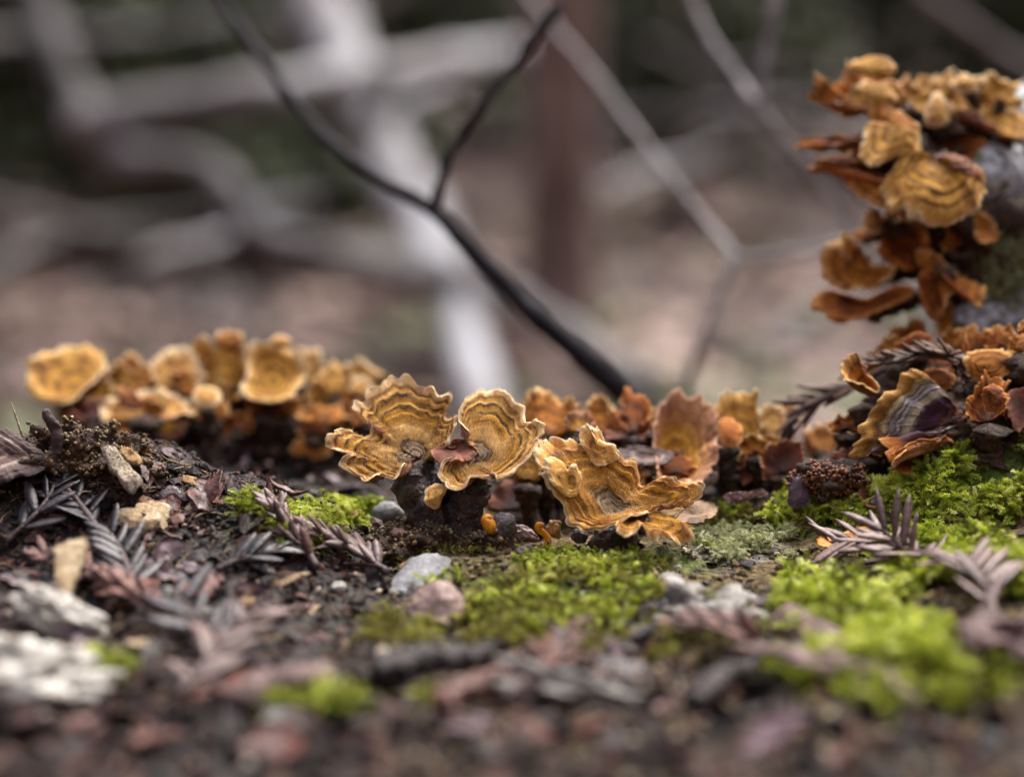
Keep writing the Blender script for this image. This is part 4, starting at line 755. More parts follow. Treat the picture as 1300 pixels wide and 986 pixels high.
def plate_px(name, label, cat, pts, d, tilt, thick, mat, bend=0.0, seed=0, rough=.15, group=None, sub=None):
    """plate whose seen outline is pts; its plane leans back by tilt degrees from facing the camera"""
    mp = np.array(pts, float).mean(0); gq, gok = G(mp[0], mp[1])
    if gok[0]: d = min(d, float((gq[0] - CAM) @ FWD) - 1.2)      # rest on the log top, never inside it
    c, q = px_outline(pts, d); ca = math.cos(math.radians(tilt))
    loc = np.stack([q[:, 0], -q[:, 1] / ca], -1)
    V, F = plate_arr(loc, thick, bend, seed, rough)
    a = math.radians(tilt); u = UPV * math.cos(a) + FWD * math.sin(a); n = np.cross(RGT, u)
    W = V[:, :1] * RGT + V[:, 1:2] * u + V[:, 2:] * n
    return tag(link(name, new_mesh(name, W, F, M[mat]), None, c), label, cat, group)

# chips, leaves and stubs one can point at
plate_px('wood_chip', 'porous pale chip standing upright on the litter mound', 'wood chip', [(126, 570), (140, 568), (152, 580), (170, 598), (182, 612), (176, 626), (164, 622), (150, 606), (134, 590)], 387, 35, 3.0, 'pores_chip', .1, 3, .3)
plate_px('wood_chip', 'yellowish crumbly flake tucked behind the porous chip', 'wood chip', [(150, 574), (160, 570), (170, 576), (181, 582), (178, 590), (168, 590), (158, 584)], 390, 40, 2.4, 'tan', .1, 4, .4)
plate_px('wood_chip', 'short pale wood block with splintered top on the wet litter', 'wood chip', [(148, 663), (150, 655), (170, 652), (172, 646), (195, 642), (214, 646), (215, 662), (210, 672), (180, 672)], 388, 48, 4.0, 'chip', .05, 5, .3)
plate_px('wood_chip', 'tall cream wood chip leaning among the dark needles', 'wood chip', [(62, 694), (102, 690), (103, 715), (98, 752), (92, 755), (75, 735), (66, 712)], 352, 52, 2.2, 'chip', .05, 6, .15)
plate_px('wood_chip', 'thin cream splinter lying before the stubby twig spray', 'splinter', [(333, 746), (345, 740), (372, 731), (389, 727), (388, 732), (370, 741), (346, 750)], 378, 30, 1.6, 'chip', .02, 7, .1)
plate_px('wood_sliver', 'flat brown sliver beside the twin-capped fungus mound', 'splinter', [(483, 733), (500, 722), (522, 711), (536, 712), (520, 724), (500, 736), (488, 739)], 386, 55, 1.0, 'sliver', .02, 8, .1)
plate_px('wood_sliver', 'olive sliver slanting before the broad tan shelf bracket', 'splinter', [(210, 602), (235, 604), (262, 615), (281, 632), (270, 632), (245, 618), (215, 609)], 402, 45, 1.6, 'tan', .02, 9, .1)
plate_px('wood_sliver', 'brown sliver under the porous pale chip', 'splinter', [(143, 619), (165, 624), (190, 633), (214, 644), (206, 648), (180, 639), (150, 629)], 394, 50, 1.4, 'sliver', .02, 10, .1)
plate_px('dead_leaf', 'tan curled leaf scrap on the green moss cushion', 'leaf', [(404, 650), (415, 643), (432, 642), (448, 650), (458, 660), (445, 664), (420, 658)], 412, 40, 1.0, 'tan', .5, 11, .3)
plate_px('dead_leaf', 'pinkish mauve leaf cupped on the earth before the twin-capped fungus', 'leaf', [(516, 758), (522, 742), (540, 735), (565, 737), (588, 748), (605, 768), (598, 776), (572, 784), (545, 776), (524, 768)], 358, 50, 1.0, 'leaf_mauve', -.7, 12, .5)
plate_px('dead_leaf', 'brown shield-like leaf scrap with a dark upper edge near the thin cream splinter', 'leaf', [(296, 690), (300, 682), (320, 680), (336, 684), (330, 694), (312, 697)], 390, 30, 1.8, 'bark_red', -.4, 13, .2)
plate_px('dead_leaf', 'purple shiny flake behind the short pale wood block', 'leaf', [(190, 630), (205, 622), (215, 615), (232, 622), (240, 634), (225, 642), (205, 640)], 393, 35, 1.2, 'leaf_purple', -.4, 14, .2)
plate_px('dead_leaf', 'upright purple flake against the frass clump', 'leaf', [(1000, 640), (1004, 612), (1014, 600), (1024, 612), (1028, 636), (1018, 642)], 404, 15, 1.2, 'leaf_purple', -.3, 15, .2)
plate_px('dead_leaf', 'narrow dark purple flake leaning beside the frass clump', 'leaf', [(1038, 632), (1042, 612), (1050, 607), (1054, 626), (1048, 636)], 404, 15, 1.2, 'leaf_purple', -.3, 16, .2)
plate_px('dead_leaf', 'orange leaf scrap under the big flat needle spray', 'leaf', [(1036, 690), (1050, 682), (1075, 677), (1100, 674), (1103, 682), (1085, 692), (1060, 697), (1042, 696)], 388, 50, 1.0, 'orange', .3, 17, .2)
plate_px('dead_leaf', 'small orange flake on the fine green moss strip', 'leaf', [(721, 722), (724, 712), (735, 716), (750, 709), (748, 718), (736, 724)], 388, 40, 1.0, 'orange', .2, 18, .2)
plate_px('dead_leaf', 'brown arched curl of dead leaf under the dark stalked bracket', 'leaf', [(916, 622), (935, 630), (958, 622), (976, 616), (974, 624), (950, 634), (928, 636)], 412, 30, 1.2, 'bark_red', -.5, 19, .3)
plate_px('bark_flake', 'weathered grey flake lying between the funnel fungus and the dark stalked bracket', 'bark', [(842, 652), (870, 643), (900, 640), (912, 648), (905, 658), (875, 664), (850, 662)], 408, 66, 1.4, 'sliver', .25, 20, .5)
plate_px('bark_flake', 'tan split flake touching the funnel fungus lip', 'bark', [(820, 652), (836, 644), (862, 646), (866, 652), (850, 660), (834, 662)], 394, 55, 1.6, 'tan', .2, 21, .3)
plate_px('rotten_wood', 'smooth grey wood patch beside the mauve leaf', 'wood', [(500, 740), (512, 722), (535, 712), (566, 712), (572, 722), (545, 738), (520, 750)], 384, 66, 4.0, 'stone', -.1, 22, .2)
lump('rotten_wood', 'large white rotten wood chunk beside the little moss tuft', 'wood', G1(18, 880) + [0, 4, 0], (15, 13, 6.5), 'chip_white', 41, .3, 3.0, 5, fine=.2)
lump('rotten_wood', 'pale elongated wood block behind the large white chunk', 'wood', G1(78, 800) + [0, 0, 3], (9.5, 5, 3.8), 'chip_white', 42, .3, 3.0, 5, fine=.18, rot=('Y', .45))
lump('rotten_wood', 'pale grey root knob between the rusty litter and the mossy earth', 'wood', G1(755, 890) + [0, 0, 0], (15, 6, 4.5), 'grey_wood', 43, .5, 2.2, 5, fine=.2, rot=('Y', .25))
lump('rotten_wood', 'broad grey rotten wood patch in the mossy earth below the funnel fungus', 'wood', G1(868, 772) - [0, 0, 2], (14, 15, 5.5), 'grey_wood', 44, .5, 2.4, 5, fine=.2)
lump('rotten_wood', 'mauve-brown root arching through the large moss cushion', 'wood', G1(1105, 872) + [0, 0, 1], (20, 5, 3.5), 'root', 45, .4, 2, 5, fine=.2, rot=('Y', .25))
lump('rotten_wood', 'pinkish pale lump beside the bright moss slope', 'wood', G1(1278, 845) + [0, 0, 3], (7, 7, 6), 'root', 46, .4, 2, 5, fine=.2)
lump('soil_mound', 'brown fuzzy soil mound carrying the twin-capped fungus', 'soil', G1(548, 702) - [0, -3, 1], (15, 10, 6.5), 'stalk_dry', 47, .45, 2.6, 5, fine=.2)
lump('soil_mound', 'dark crumbly root mass under the blackened twig stub', 'soil', P(105, 592, 400), (15, 9, 8), 'stalk_dry', 48, .45, 2.8, 5, fine=.22)
lump('pebble', 'small white pebble near the mossy earth by the thin cream splinter', 'pebble', G1(430, 753) + [0, 0, .6], (1.6, 1.4, 1.3), 'chip_white', 49, .2, 1.5, 3)
lump('pebble', 'smooth pale pebble behind the tan curled leaf scrap', 'pebble', P(492, 652, 418), (4.2, 3.5, 3.2), 'stone', 50, .15, 1.5, 3)
lump('seed_husk', 'round red-brown husk at the foot of the mossy mound', 'seed', P(507, 681, 392), (2.2, 2.0, 1.9), 'bark_red', 51, .15, 1.5, 3)
lump('seed_husk', 'tiny orange-brown husk beside the stubby twig spray', 'seed', P(453, 699, 388), (1.5, 1.3, 1.2), 'bark_red', 52, .15, 1.5, 3)
lump('fungus_bud', 'grey knobby bud on a brown fuzzy stub beside the wet stalk', 'fungus bud', P(640, 668, 393), (2.9, 2.6, 3.1), 'bud', 53, .2, 1.6, 4)
lump('soil_mound', 'brown fuzzy stub holding up the grey knobby bud', 'soil', P(634, 694, 394), (3.4, 3.6, 4.6), 'stalk_dry', 54, .25, 2, 4, fine=.12)
lump('fungus_bud', 'dark grey bud sitting low by the fine green moss strip', 'fungus bud', P(669, 703, 388), (2.4, 2.2, 2.2), 'bud', 55, .2, 1.6, 4)
lump('fungus_bud', 'beige clustered bud touching the orange sprout', 'fungus bud', P(703, 671, 396), (1.7, 1.6, 2.2), 'tan', 56, .35, 2.2, 4)
lump('fungus_bud', 'mauve pale-tipped bud lying before the low purplish bracket', 'fungus bud', P(664, 677, 400), (3.4, 2.0, 1.8), 'leaf_mauve', 57, .25, 1.8, 4, rot=('Y', .3))
lump('fungus_bud', 'dark bead-like bud at the funnel fungus foot', 'fungus bud', P(736, 680, 398), (2.0, 1.8, 1.8), 'bud', 58, .2, 1.8, 4)
b_ = P(692, 694, 393)
sp_ = empty('fungus_sprout', b_, 'bright orange curled sprout in front of the funnel fungus', 'fungus sprout')
tube_obj('stem', [P(692, 695, 393), P(696, 686, 393), P(691, 677, 393), P(684, 672, 392.5), P(684, 666, 392), P(690, 666, 392)], [.95, .8, .75, .8, .75, .4], M['orange'], sp_, b_, seg=14, n=30)
b_ = P(622, 668, 391)
sp_ = empty('fungus_sprout', b_, 'small orange lip sprouting between the wet stalk and grey bud', 'fungus sprout')
tube_obj('stem', [P(626, 674, 392), P(622, 668, 391), P(618, 659, 391), P(624, 656, 391)], [1.0, 1.5, 1.3, .6], M['orange'], sp_, b_, seg=14, n=24)
tag(tube_obj('twig_stub', [P(72, 576, 392), P(73, 555, 392), P(70, 543, 392), P(62, 532, 391), P(58, 521, 391)], [1.5, 1.3, 1.4, 1.25, 1.0], M['stem'], None, seg=16, n=30, amp=.25, freq=.7, seed=3), 'blackened twig stub poking up from the litter mound', 'twig stub')
tag(tube_obj('dead_stalk', [P(30, 556, 402), P(26, 546, 402), P(20, 528, 403), P(14, 510, 404)], [.35, .3, .25, .1], M['chip'], None, seg=8, n=14), 'thin pale stalk bristling up behind the weathered bracket', 'stalk')
gv, gf = ico(1)
r_ = np.random.default_rng(77); n_ = 2000
dirs = r_.normal(size=(n_, 3)); dirs /= np.linalg.norm(dirs, axis=1, keepdims=True)
pos = dirs * np.array([8.6, 5.4, 4.8]) * (r_.uniform(.8, 1.0, (n_, 1)) + .36 * vn(dirs * 2.2, 5)[:, None])
V, F, T = scatter(gv, gf, pos, rotmats(n_, r=r_), r_.uniform(.22, .66, n_), r_.random(n_))
c_ = P(1052, 607, 407); fr = empty('frass_clump', c_, 'heaped reddish-brown grainy frass clump above the feathery moss', 'frass')
tag(link('grains', new_mesh('grains', V, F, M['frass'], tone=T), fr), kind='stuff'); Vb, Fb = lump_arr((7.4, 4.6, 4.2), 5, .35, 2.4, 4)
link('core', new_mesh('core', Vb, Fb, M['stalk_dry']), fr)

# ------------------------------------------------------------------ needle sprays (each blade a part)
def blade(L, W, bend, seed, n=7):
    t = np.linspace(0, 1, n); w = W * .5 * np.sin(np.pi * np.clip(t * .93 + .05, 0, 1)) ** .6
    x = t * L; z = bend * L * t * t
    V = []
    for k in range(n): V += [(x[k], -w[k], z[k] + w[k] * .25), (x[k], 0, z[k] + W * .14), (x[k], w[k], z[k] + w[k] * .25), (x[k], 0, z[k] - W * .16)]
    F = []
    for k in range(n - 1):
        for j in range(4): F.append((4 * k + j, 4 * k + (j + 1) % 4, 4 * k + 4 + (j + 1) % 4, 4 * k + 4 + j))
    F += [(3, 2, 1, 0), (4 * n - 4, 4 * n - 3, 4 * n - 2, 4 * n - 1)]
    return np.array(V), np.array(F)
_bl = {}
def blade_mesh(L, W, bend, mat):
    k = (round(L, 1), round(W, 1), round(bend, 2), mat)
    if k not in _bl: V, F = blade(L, W, bend, 0); _bl[k] = new_mesh('needle', V, F, M[mat])
    return _bl[k]

def spray(label, path, L, W, gap, ang, mat='needle', stemr=.7, lift=1.5, nrm=None, seed=0, scaly=False, taper=.5):
    """needle twig along path (points in mm)"""
    r = np.random.default_rng(seed); p = catmull(path, 60); base = p[0]
    root = empty('needle_twig', base, label, 'twig', None)
    tube_obj('stem', path, np.linspace(stemr, stemr * .5, len(path)), M['stem'], root, base, seg=8, n=24, amp=.15, freq=1.0, seed=seed)
    seg = np.linalg.norm(np.diff(p, axis=0), axis=1); tot = seg.sum(); cs = np.concatenate([[0], np.cumsum(seg)])
    up = np.array([0, -.45, .9]) if nrm is None else np.asarray(nrm, float); up = up / np.linalg.norm(up)
    s_ = gap; k = 0
    while s_ < tot:
        i = min(np.searchsorted(cs, s_), 58); q = p[i]; t = p[i + 1] - p[i]; t /= np.linalg.norm(t)
        side = np.cross(up, t); side /= np.linalg.norm(side); n = np.cross(t, side)
        for sg in ((-1, 1) if not scaly else (-1, 0, 1)):
            if r.random() < .07: continue
            a = math.radians(ang + r.normal() * 8) * (sg if sg else r.uniform(-.3, .3))
            el = r.normal() * .14 + (.25 if scaly else .1) + (.25 if sg == 0 else 0)
            d = t * math.cos(a) + side * math.sin(a); d = d * math.cos(el) + n * math.sin(el)
            d /= np.linalg.norm(d); y = np.cross(n, d); y /= np.linalg.norm(y); zz = np.cross(d, y)
            tilt = r.normal() * .3; y2 = y * math.cos(tilt) + zz * math.sin(tilt); z2 = np.cross(d, y2)
            f = (1 - (1 - taper) * abs(s_ / tot - .35) ** 1.2) * r.uniform(.82, 1.12)
            o = link('needle', blade_mesh(L, W, [-.12, -.05, .04][r.integers(3)], mat), root)
            mm = np.eye(4); mm[:3, 0] = d * f; mm[:3, 1] = y2 * f; mm[:3, 2] = z2 * f; mm[:3, 3] = (q - base) * MM
            o.matrix_local = Matrix(mm.tolist())
        s_ += gap * r.uniform(.8, 1.2); k += 1
    return root
def gp(px, py, up=2.0): return G1(px, py) + np.array([0, 0, up])
spray('big flat mauve-brown needle spray across the bright moss', [gp(1192, 738, 5), gp(1150, 725, 5), gp(1100, 712, 5), gp(1040, 708, 3)], 13, 2.2, 2.6, 48, 'needle', .8, seed=1, nrm=(.1, -.55, .8))
spray('upright needle fan rising at the thick end of the big flat spray', [gp(1175, 742, 4), P(1160, 715, 372), P(1140, 690, 374), P(1120, 672, 376)], 13, 2.2, 3.0, 38, 'needle', .8, seed=2, nrm=(0, -.9, .3))
spray('stubby scaly twig pointing at the green moss cushion', [gp(402, 728, 1.5), gp(385, 708, 2.5), gp(365, 688, 3), gp(348, 668, 4), P(341, 655, 398)], 8.0, 2.6, 3.0, 26, 'needle', 1.0, seed=3, scaly=True)
spray('stubby scaly twig crossing behind the thin cream splinter', [gp(490, 738, 2), gp(460, 722, 3), gp(430, 708, 3), gp(395, 694, 3), gp(385, 690, 3)], 8.5, 2.8, 3.2, 30, 'needle', 1.0, seed=4, scaly=True)
spray('bluish-black flat needle twig below the porous pale chip', [gp(128, 690, 2), gp(105, 662, 3), gp(85, 640, 3), gp(68, 622, 3)], 10, 2.6, 3.4, 42, 'needle_dark', .9, seed=5, nrm=(.2, -.6, .75))
spray('dark glossy needle twig beside the tall cream chip', [gp(170, 780, 2), gp(165, 750, 3), gp(155, 725, 4), gp(140, 700, 4)], 11, 2.8, 3.6, 35, 'needle_dark', .9, seed=6, nrm=(.1, -.7, .7))
spray('reddish scaly twig running through the dark litter below the cream chip', [gp(220, 800, 3), gp(170, 775, 3), gp(110, 745, 3), gp(55, 722, 3)], 8, 2.6, 3.4, 26, 'bark_red', 1.3, seed=7, scaly=True)
spray('blurred brown needle twig jutting out in front of the dead limb brackets', [P(1125, 468, 432), P(1080, 490, 436), P(1040, 508, 438), P(998, 540, 440)], 12, 2.4, 2.6, 20, 'needle_brown', 1.0, seed=8, nrm=(0, -.5, .8))
spray('brown scaly twig lying over the purple banded bracket', [P(1230, 462, 416), P(1200, 452, 418), P(1160, 452, 420), P(1110, 462, 424)], 6.5, 2.4, 2.0, 34, 'needle_brown', 1.0, seed=9, scaly=True)
spray('cone-like scaly twig tip hanging by the ochre cup bracket', [P(1190, 450, 420), P(1210, 455, 417), P(1222, 468, 415), P(1226, 480, 414)], 4.5, 2.6, 1.5, 40, 'needle_brown', 1.2, seed=10, scaly=True)
spray('out of focus dark needle twig on the large bare litter patch', [gp(290, 850, 3), gp(262, 825, 4), gp(240, 800, 4), gp(220, 775, 4)], 13, 3.2, 4.0, 40, 'needle_dark', .9, seed=12)
spray('withered needle twig curling at the edge of the bright moss slope', [gp(1262, 800, 3), gp(1250, 775, 5), gp(1225, 750, 6), gp(1200, 742, 5)], 12, 2.6, 3.6, 40, 'needle', .9, seed=13)
spray('dark flat needle twig by the thin cream splinter', [gp(275, 735, 2), gp(300, 730, 3), gp(330, 722, 3), gp(372, 712, 3)], 9, 2.8, 4.0, 24, 'needle_dark', .9, seed=14)
spray('loose purple needle twig before the weathered bracket', [gp(10, 700, 2), gp(40, 680, 3), gp(60, 655, 3), gp(70, 635, 3)], 11, 2.8, 4.0, 35, 'needle_dark', .8, seed=15)

spray('pale mauve needle twig in the blurred litter past the large white chunk', [gp(230, 900, 3), gp(260, 870, 4), gp(285, 840, 5), gp(320, 815, 5)], 12, 3.4, 4.5, 40, 'needle', .9, seed=16)
spray('blurred dark needle twig among the rusty litter', [gp(640, 905, 3), gp(680, 880, 4), gp(705, 850, 4), gp(715, 825, 4)], 11, 3.0, 4.2, 38, 'bark_red', .9, seed=17)
spray('reddish blurred needle twig beside the broad grey rotten wood', [gp(980, 850, 3), gp(940, 835, 4), gp(895, 822, 4), gp(850, 818, 4)], 9, 3.0, 3.6, 32, 'bark_red', 1.0, seed=18, scaly=True)
for k_, (a_, b_, e_, f_, w_) in enumerate([(300, 905, 420, 860, 3.0), (480, 870, 620, 840, 3.2), (560, 905, 720, 845, 2.4), (1000, 800, 1160, 905, 3.6), (880, 905, 960, 850, 2.4)]):
    tag(tube_obj('fallen_stick', [gp(a_, b_, 1), gp((2 * a_ + e_) / 3, (2 * b_ + f_) / 3 - 3, 2), gp((a_ + 2 * e_) / 3, (b_ + 2 * f_) / 3 + 3, 2), gp(e_, f_, 1)], [w_, w_ * .9, w_ * .75, w_ * .5], M[['root', 'bark', 'bark_red', 'root', 'bark'][k_]], None, seg=16, n=40, amp=.35, freq=.3, seed=k_ + 20, lump=.3), ['mauve-grey stick lying beyond the yellow-green moss tuft', 'knobbly dark stick on the earth below the mauve leaf', 'thin rusty stick beside the pale root knob', 'thick mauve stick slanting through the large soft moss cushion', 'short dark stick between the root knob and the moss cushion'][k_], 'stick')

# ------------------------------------------------------------------ countable bark flakes
def flake_variants(mats, n, seed):
    r = np.random.default_rng(seed); out = []
    for i in range(n):
        k = r.integers(6, 10); a = np.sort(r.uniform(0, 2 * np.pi, k)); rad = r.uniform(.55, 1.1, k)
        asp = r.uniform(.35, .8)
        V, F = plate_arr(np.stack([np.cos(a) * rad, np.sin(a) * rad * asp], -1) * 4.0, r.uniform(.5, 1.2), r.uniform(-.5, .5), seed + i, .35, 4, .15, 22)
        out.append(new_mesh('bark_flake', V, F, M[mats[i % len(mats)]]))
    return out
FV = flake_variants(['bark', 'bark', 'bark_red', 'bark', 'leaf_purple', 'bark_red'], 18, 3)
FS = flake_variants(['sliver', 'chip', 'tan', 'grey_wood'], 8, 60)
NAMEOF = {m.name: k for k, m in M.items()}
def strew(n, box, meshes, label, group, seed, smin=.5, smax=1.5, name='bark_flake', cat='bark', tilt=.45, sink=.2):
    r = np.random.default_rng(seed); px = r.uniform(box[0], box[2], n); py = r.uniform(box[1], box[3], n)
    q, ok = G(px, py); nrm = ground_normal(q[:, 0], q[:, 1], 4.0) + r.normal(size=(n, 3)) * tilt
    R_ = frames(nrm, r.uniform(0, 6.28, n))
    for i in range(n):
        if not ok[i]: continue
        o = link(name, meshes[r.integers(len(meshes))]); sc = r.uniform(smin, smax)
        m = np.eye(4); m[:3, :3] = R_[i] * sc; m[:3, 3] = (q[i] + nrm[i] / np.linalg.norm(nrm[i]) * (1.0 - sink) * sc) * MM
        o.matrix_world = Matrix(m.tolist()); tag(o, ('small ' if sc < (smin + smax) / 2 else 'large ') + W_[NAMEOF[o.data.materials[0].name]] + ' ' + label, cat, group)
W_ = {'bark': 'dark', 'bark_red': 'red-brown', 'leaf_purple': 'purplish', 'sliver': 'brown', 'chip': 'cream', 'tan': 'tan', 'grey_wood': 'grey'}
strew(40, (0, 620, 200, 760), FV, 'wet bark flake around the cream chips and bluish needle twig', 'bark flakes around the cream chips', 1)
strew(30, (180, 640, 330, 760), FV, 'wet bark flake on the open litter beside the short pale wood block', 'bark flakes beside the pale wood block', 12)
strew(45, (0, 750, 420, 960), FV, 'bark flake in the blurred litter below the reddish scaly twig', 'bark flakes below the reddish twig', 2, .7, 2.0)
strew(32, (300, 715, 520, 850), FV, 'wet bark flake strewn by the thin cream splinter', 'wet bark flakes by the cream splinter', 3, .4, 1.2)
strew(38, (560, 800, 1000, 975), FV, 'bark flake in the blurred litter around the pale root knob', 'bark flakes around the pale root knob', 4, .7, 2.0)
strew(26, (780, 750, 1020, 860), FV, 'bark flake heaped beside the broad grey rotten wood', 'bark flakes by the grey rotten wood', 5, .6, 1.6)
strew(38, (150, 530, 480, 645), FV, 'shaded bark flake in the dark gap under the ochre bracket row', 'bark flakes under the ochre row', 6, .8, 2.2)
strew(26, (620, 590, 1000, 650), FV, 'shaded bark flake under the brackets behind the funnel fungus', 'bark flakes under the middle brackets', 13, .6, 1.6, tilt=.8)
strew(18, (470, 650, 1000, 720), FV, 'little bark flake scattered around the fungus stalks', 'bark flakes around the stalks', 7, .3, .8)
strew(14, (1000, 600, 1300, 760), FV, 'little bark flake caught in the bright moss', 'brown flakes in the bright moss', 8, .3, .8)
strew(36, (0, 640, 520, 960), FS, 'wood crumb among the dark bark litter', 'pale wood crumbs in the dark litter', 9, .2, .7, 'wood_crumb', 'wood chip')
strew(28, (560, 690, 1200, 960), FS, 'wood crumb on the mossy earth', 'pale wood crumbs on the mossy earth', 10, .2, .6, 'wood_crumb', 'wood chip')
strew(12, (180, 690, 420, 860), FS, 'piece of wood in the blurred litter past the reddish scaly twig', 'wood pieces in the litter', 11, .8, 1.6, 'wood_piece', 'wood chip')
def flake_mass(n, box, mat, label, seed, smin, smax):
    r = np.random.default_rng(seed); q, ok = G(r.uniform(box[0], box[2], n), r.uniform(box[1], box[3], n)); q = q[ok]; m = len(q); VV, FF, TT, off = [], [], [], 0
    for k in range(6):
        a = np.sort(r.uniform(0, 2 * np.pi, 7)); V, F = plate_arr(np.stack([np.cos(a), np.sin(a) * r.uniform(.3, .8)], -1) * r.uniform(.6, 1.1, (7, 1)) * 4, .8, r.uniform(-.5, .5), seed + k, .35, 3, .15, 12)
        F = np.concatenate(F); i = np.arange(m) % 6 == k; nn = ground_normal(q[i, 0], q[i, 1], 4.0) + r.normal(size=(i.sum(), 3)) * .5; sc = smin + (smax - smin) * r.random(i.sum()) ** 2
        v, f, t = scatter(V, F, q[i] + nn * .5 * sc[:, None], frames(nn, r.uniform(0, 6.28, i.sum())), sc, r.random(i.sum()) ** 2.2 * .9)
        VV.append(v); FF.append(f + off); TT.append(t); off += len(v)
    tag(link('bark_litter', new_mesh('bark_litter', np.concatenate(VV), np.concatenate(FF), M[mat], tone=np.concatenate(TT))), label, kind='stuff')
flake_mass(1700, (-20, 600, 560, 1000), 'crumb', 'small bark litter over the dark humus', 1, .2, .85)
flake_mass(650, (-20, 860, 1320, 1020), 'crumb', 'coarse bark litter along the near edge of the log', 4, .5, 1.4)
flake_mass(420, (980, 620, 1320, 900), 'crumb', 'bark scraps lying in the moss', 5, .15, .5)
flake_mass(1100, (540, 700, 1320, 1000), 'crumb', 'small bark litter over the mossy earth', 2, .15, .7)
flake_mass(420, (120, 530, 1000, 650), 'crumb', 'small bark litter under the bracket rows', 3, .2, .7)

# ------------------------------------------------------------------ uncountable crumbs, rootlets and moss
def crumbs(name, label, n, box, mat, seed, smin, smax, dark=0.0):
    r = np.random.default_rng(seed); px = r.uniform(box[0], box[2], n); py = r.uniform(box[1], box[3], n)
    q, ok = G(px, py); q = q[ok]; m = len(q)
    s_ = smin + (smax - smin) * r.random(m) ** 3
    tv, tf = ico(1); tv = tv * (1 + .3 * vn(tv * 1.7, seed))[:, None]
    sc3 = s_[:, None] * r.uniform(.5, 1.3, (m, 3))
    V, F, T = scatter(tv, tf, q + np.array([0, 0, .1]) * s_[:, None], rotmats(m, r=r), sc3, np.clip(r.random(m) ** 1.7 - dark, 0, 1))
    tag(link(name, new_mesh(name, V, F, M[mat], tone=T, smooth=False)), label, kind='stuff')
crumbs('soil_crumbs', 'dark wet humus crumbs', 5200, (-20, 600, 560, 1000), 'crumb', 1, .2, 1.25)
crumbs('soil_crumbs', 'humus crumbs under the far rows', 1800, (180, 560, 1000, 680), 'crumb', 2, .3, 1.8)
crumbs('soil_crumbs', 'brown mossy earth crumbs', 5200, (480, 690, 1320, 1000), 'crumb_brown', 3, .2, 1.2)
crumbs('soil_crumbs', 'rusty litter crumbs', 2600, (540, 790, 1010, 1000), 'crumb', 4, .3, 1.5)
crumbs('soil_crumbs', 'root mass crumbs', 900, (60, 560, 200, 640), 'crumb', 5, .25, 1.1)
crumbs('soil_crumbs', 'crumbs along the mound crest', 2600, (-20, 525, 480, 610), 'crumb', 6, .2, 1.2)
crumbs('soil_crumbs', 'crumbs on the dark ridge under the middle brackets', 1500, (620, 575, 1010, 650), 'crumb', 7, .3, 1.8)
def mound_crumbs(label, c, rad, n, mat, seed, like):
    r = np.random.default_rng(seed); lv, _ = lump_arr(rad, *like); d = lv[r.integers(0, len(lv), n)]
    tv, tf = ico(1); tv = tv * (1 + .3 * vn(tv * 1.7, seed))[:, None]
    V, F, T = scatter(tv, tf, c + d * r.uniform(.99, 1.05, (n, 1)) + r.normal(size=(n, 3)) * .25, rotmats(n, r=r), .15 + .6 * r.random(n) ** 3, r.random(n))
    tag(link('soil_crumbs', new_mesh('soil_crumbs', V, F, M[mat], tone=T, smooth=False)), label, kind='stuff')
mound_crumbs('crumbs on the twin-capped fungus mound', G1(548, 702) - [0, -3, 1], (15, 10, 6.5), 4200, 'crumb_brown', 8, (47, .45, 2.6, 5, .2))
mound_crumbs('crumbs on the root mass', P(105, 592, 400), (15, 9, 8), 4200, 'crumb_brown', 9, (48, .45, 2.8, 5, .22))
mound_crumbs('crumbs on the bud stub', P(634, 694, 394), (3.4, 3.6, 4.6), 500, 'crumb_brown', 10, (54, .25, 2, 4, .12))

def fibres(label, n, box, seed, lmin=3, lmax=11, w=.13):
    r = np.random.default_rng(seed); px = r.uniform(box[0], box[2], n); py = r.uniform(box[1], box[3], n)
    q, ok = G(px, py); q = q[ok]; m = len(q); k = 7
    t = np.linspace(0, 1, k); L = r.uniform(lmin, lmax, m)
    tv = np.stack([t - .5, 0 * t, 0 * t], -1)
    R_ = rotmats(m, .35, r)
    x = (t - .5)[None] * L[:, None]; y = (r.normal(size=(m, 1)) * .35 * L[:, None]) * (t[None] - .5) ** 2 * 2 + .25 * vn(np.stack([x * .6, np.repeat(np.arange(m)[:, None] * 1.7, k, 1), 0 * x], -1), seed); z = .5 + r.random((m, 1)) * 1.2 * np.sin(t * np.pi)[None]
    C = np.einsum('nij,nkj->nki', R_, np.stack([x, y, z], -1)) + q[:, None]
    S_ = np.einsum('nij,j->ni', R_, np.array([0, 1.0, 0]))[:, None] * w; U_ = np.array([0, -.3, 1.0]) * w
    V = np.stack([C - S_, C + U_, C + S_], 2).reshape(m, -1, 3)
    b = np.arange(k - 1)[:, None] * 3; f = np.concatenate([np.stack([b[:, 0] + i, b[:, 0] + 3 + i, b[:, 0] + 3 + (i + 1) % 3, b[:, 0] + (i + 1) % 3], -1) for i in range(3)])
    F = (f[None] + (np.arange(m) * 3 * k)[:, None, None]).reshape(-1, 4)
    tag(link('rootlets', new_mesh('rootlets', V.reshape(-1, 3), F, M['fibre'], tone=np.repeat(r.random(m), 3 * k))), label, kind='stuff')
fibres('fine rootlets in the dark litter', 420, (0, 590, 540, 900), 1)
fibres('fine rootlets on the mossy earth', 260, (500, 680, 1300, 900), 2, 2, 7)
fibres('rootlets on the litter mound', 260, (0, 535, 260, 640), 3, 2, 8, .1)

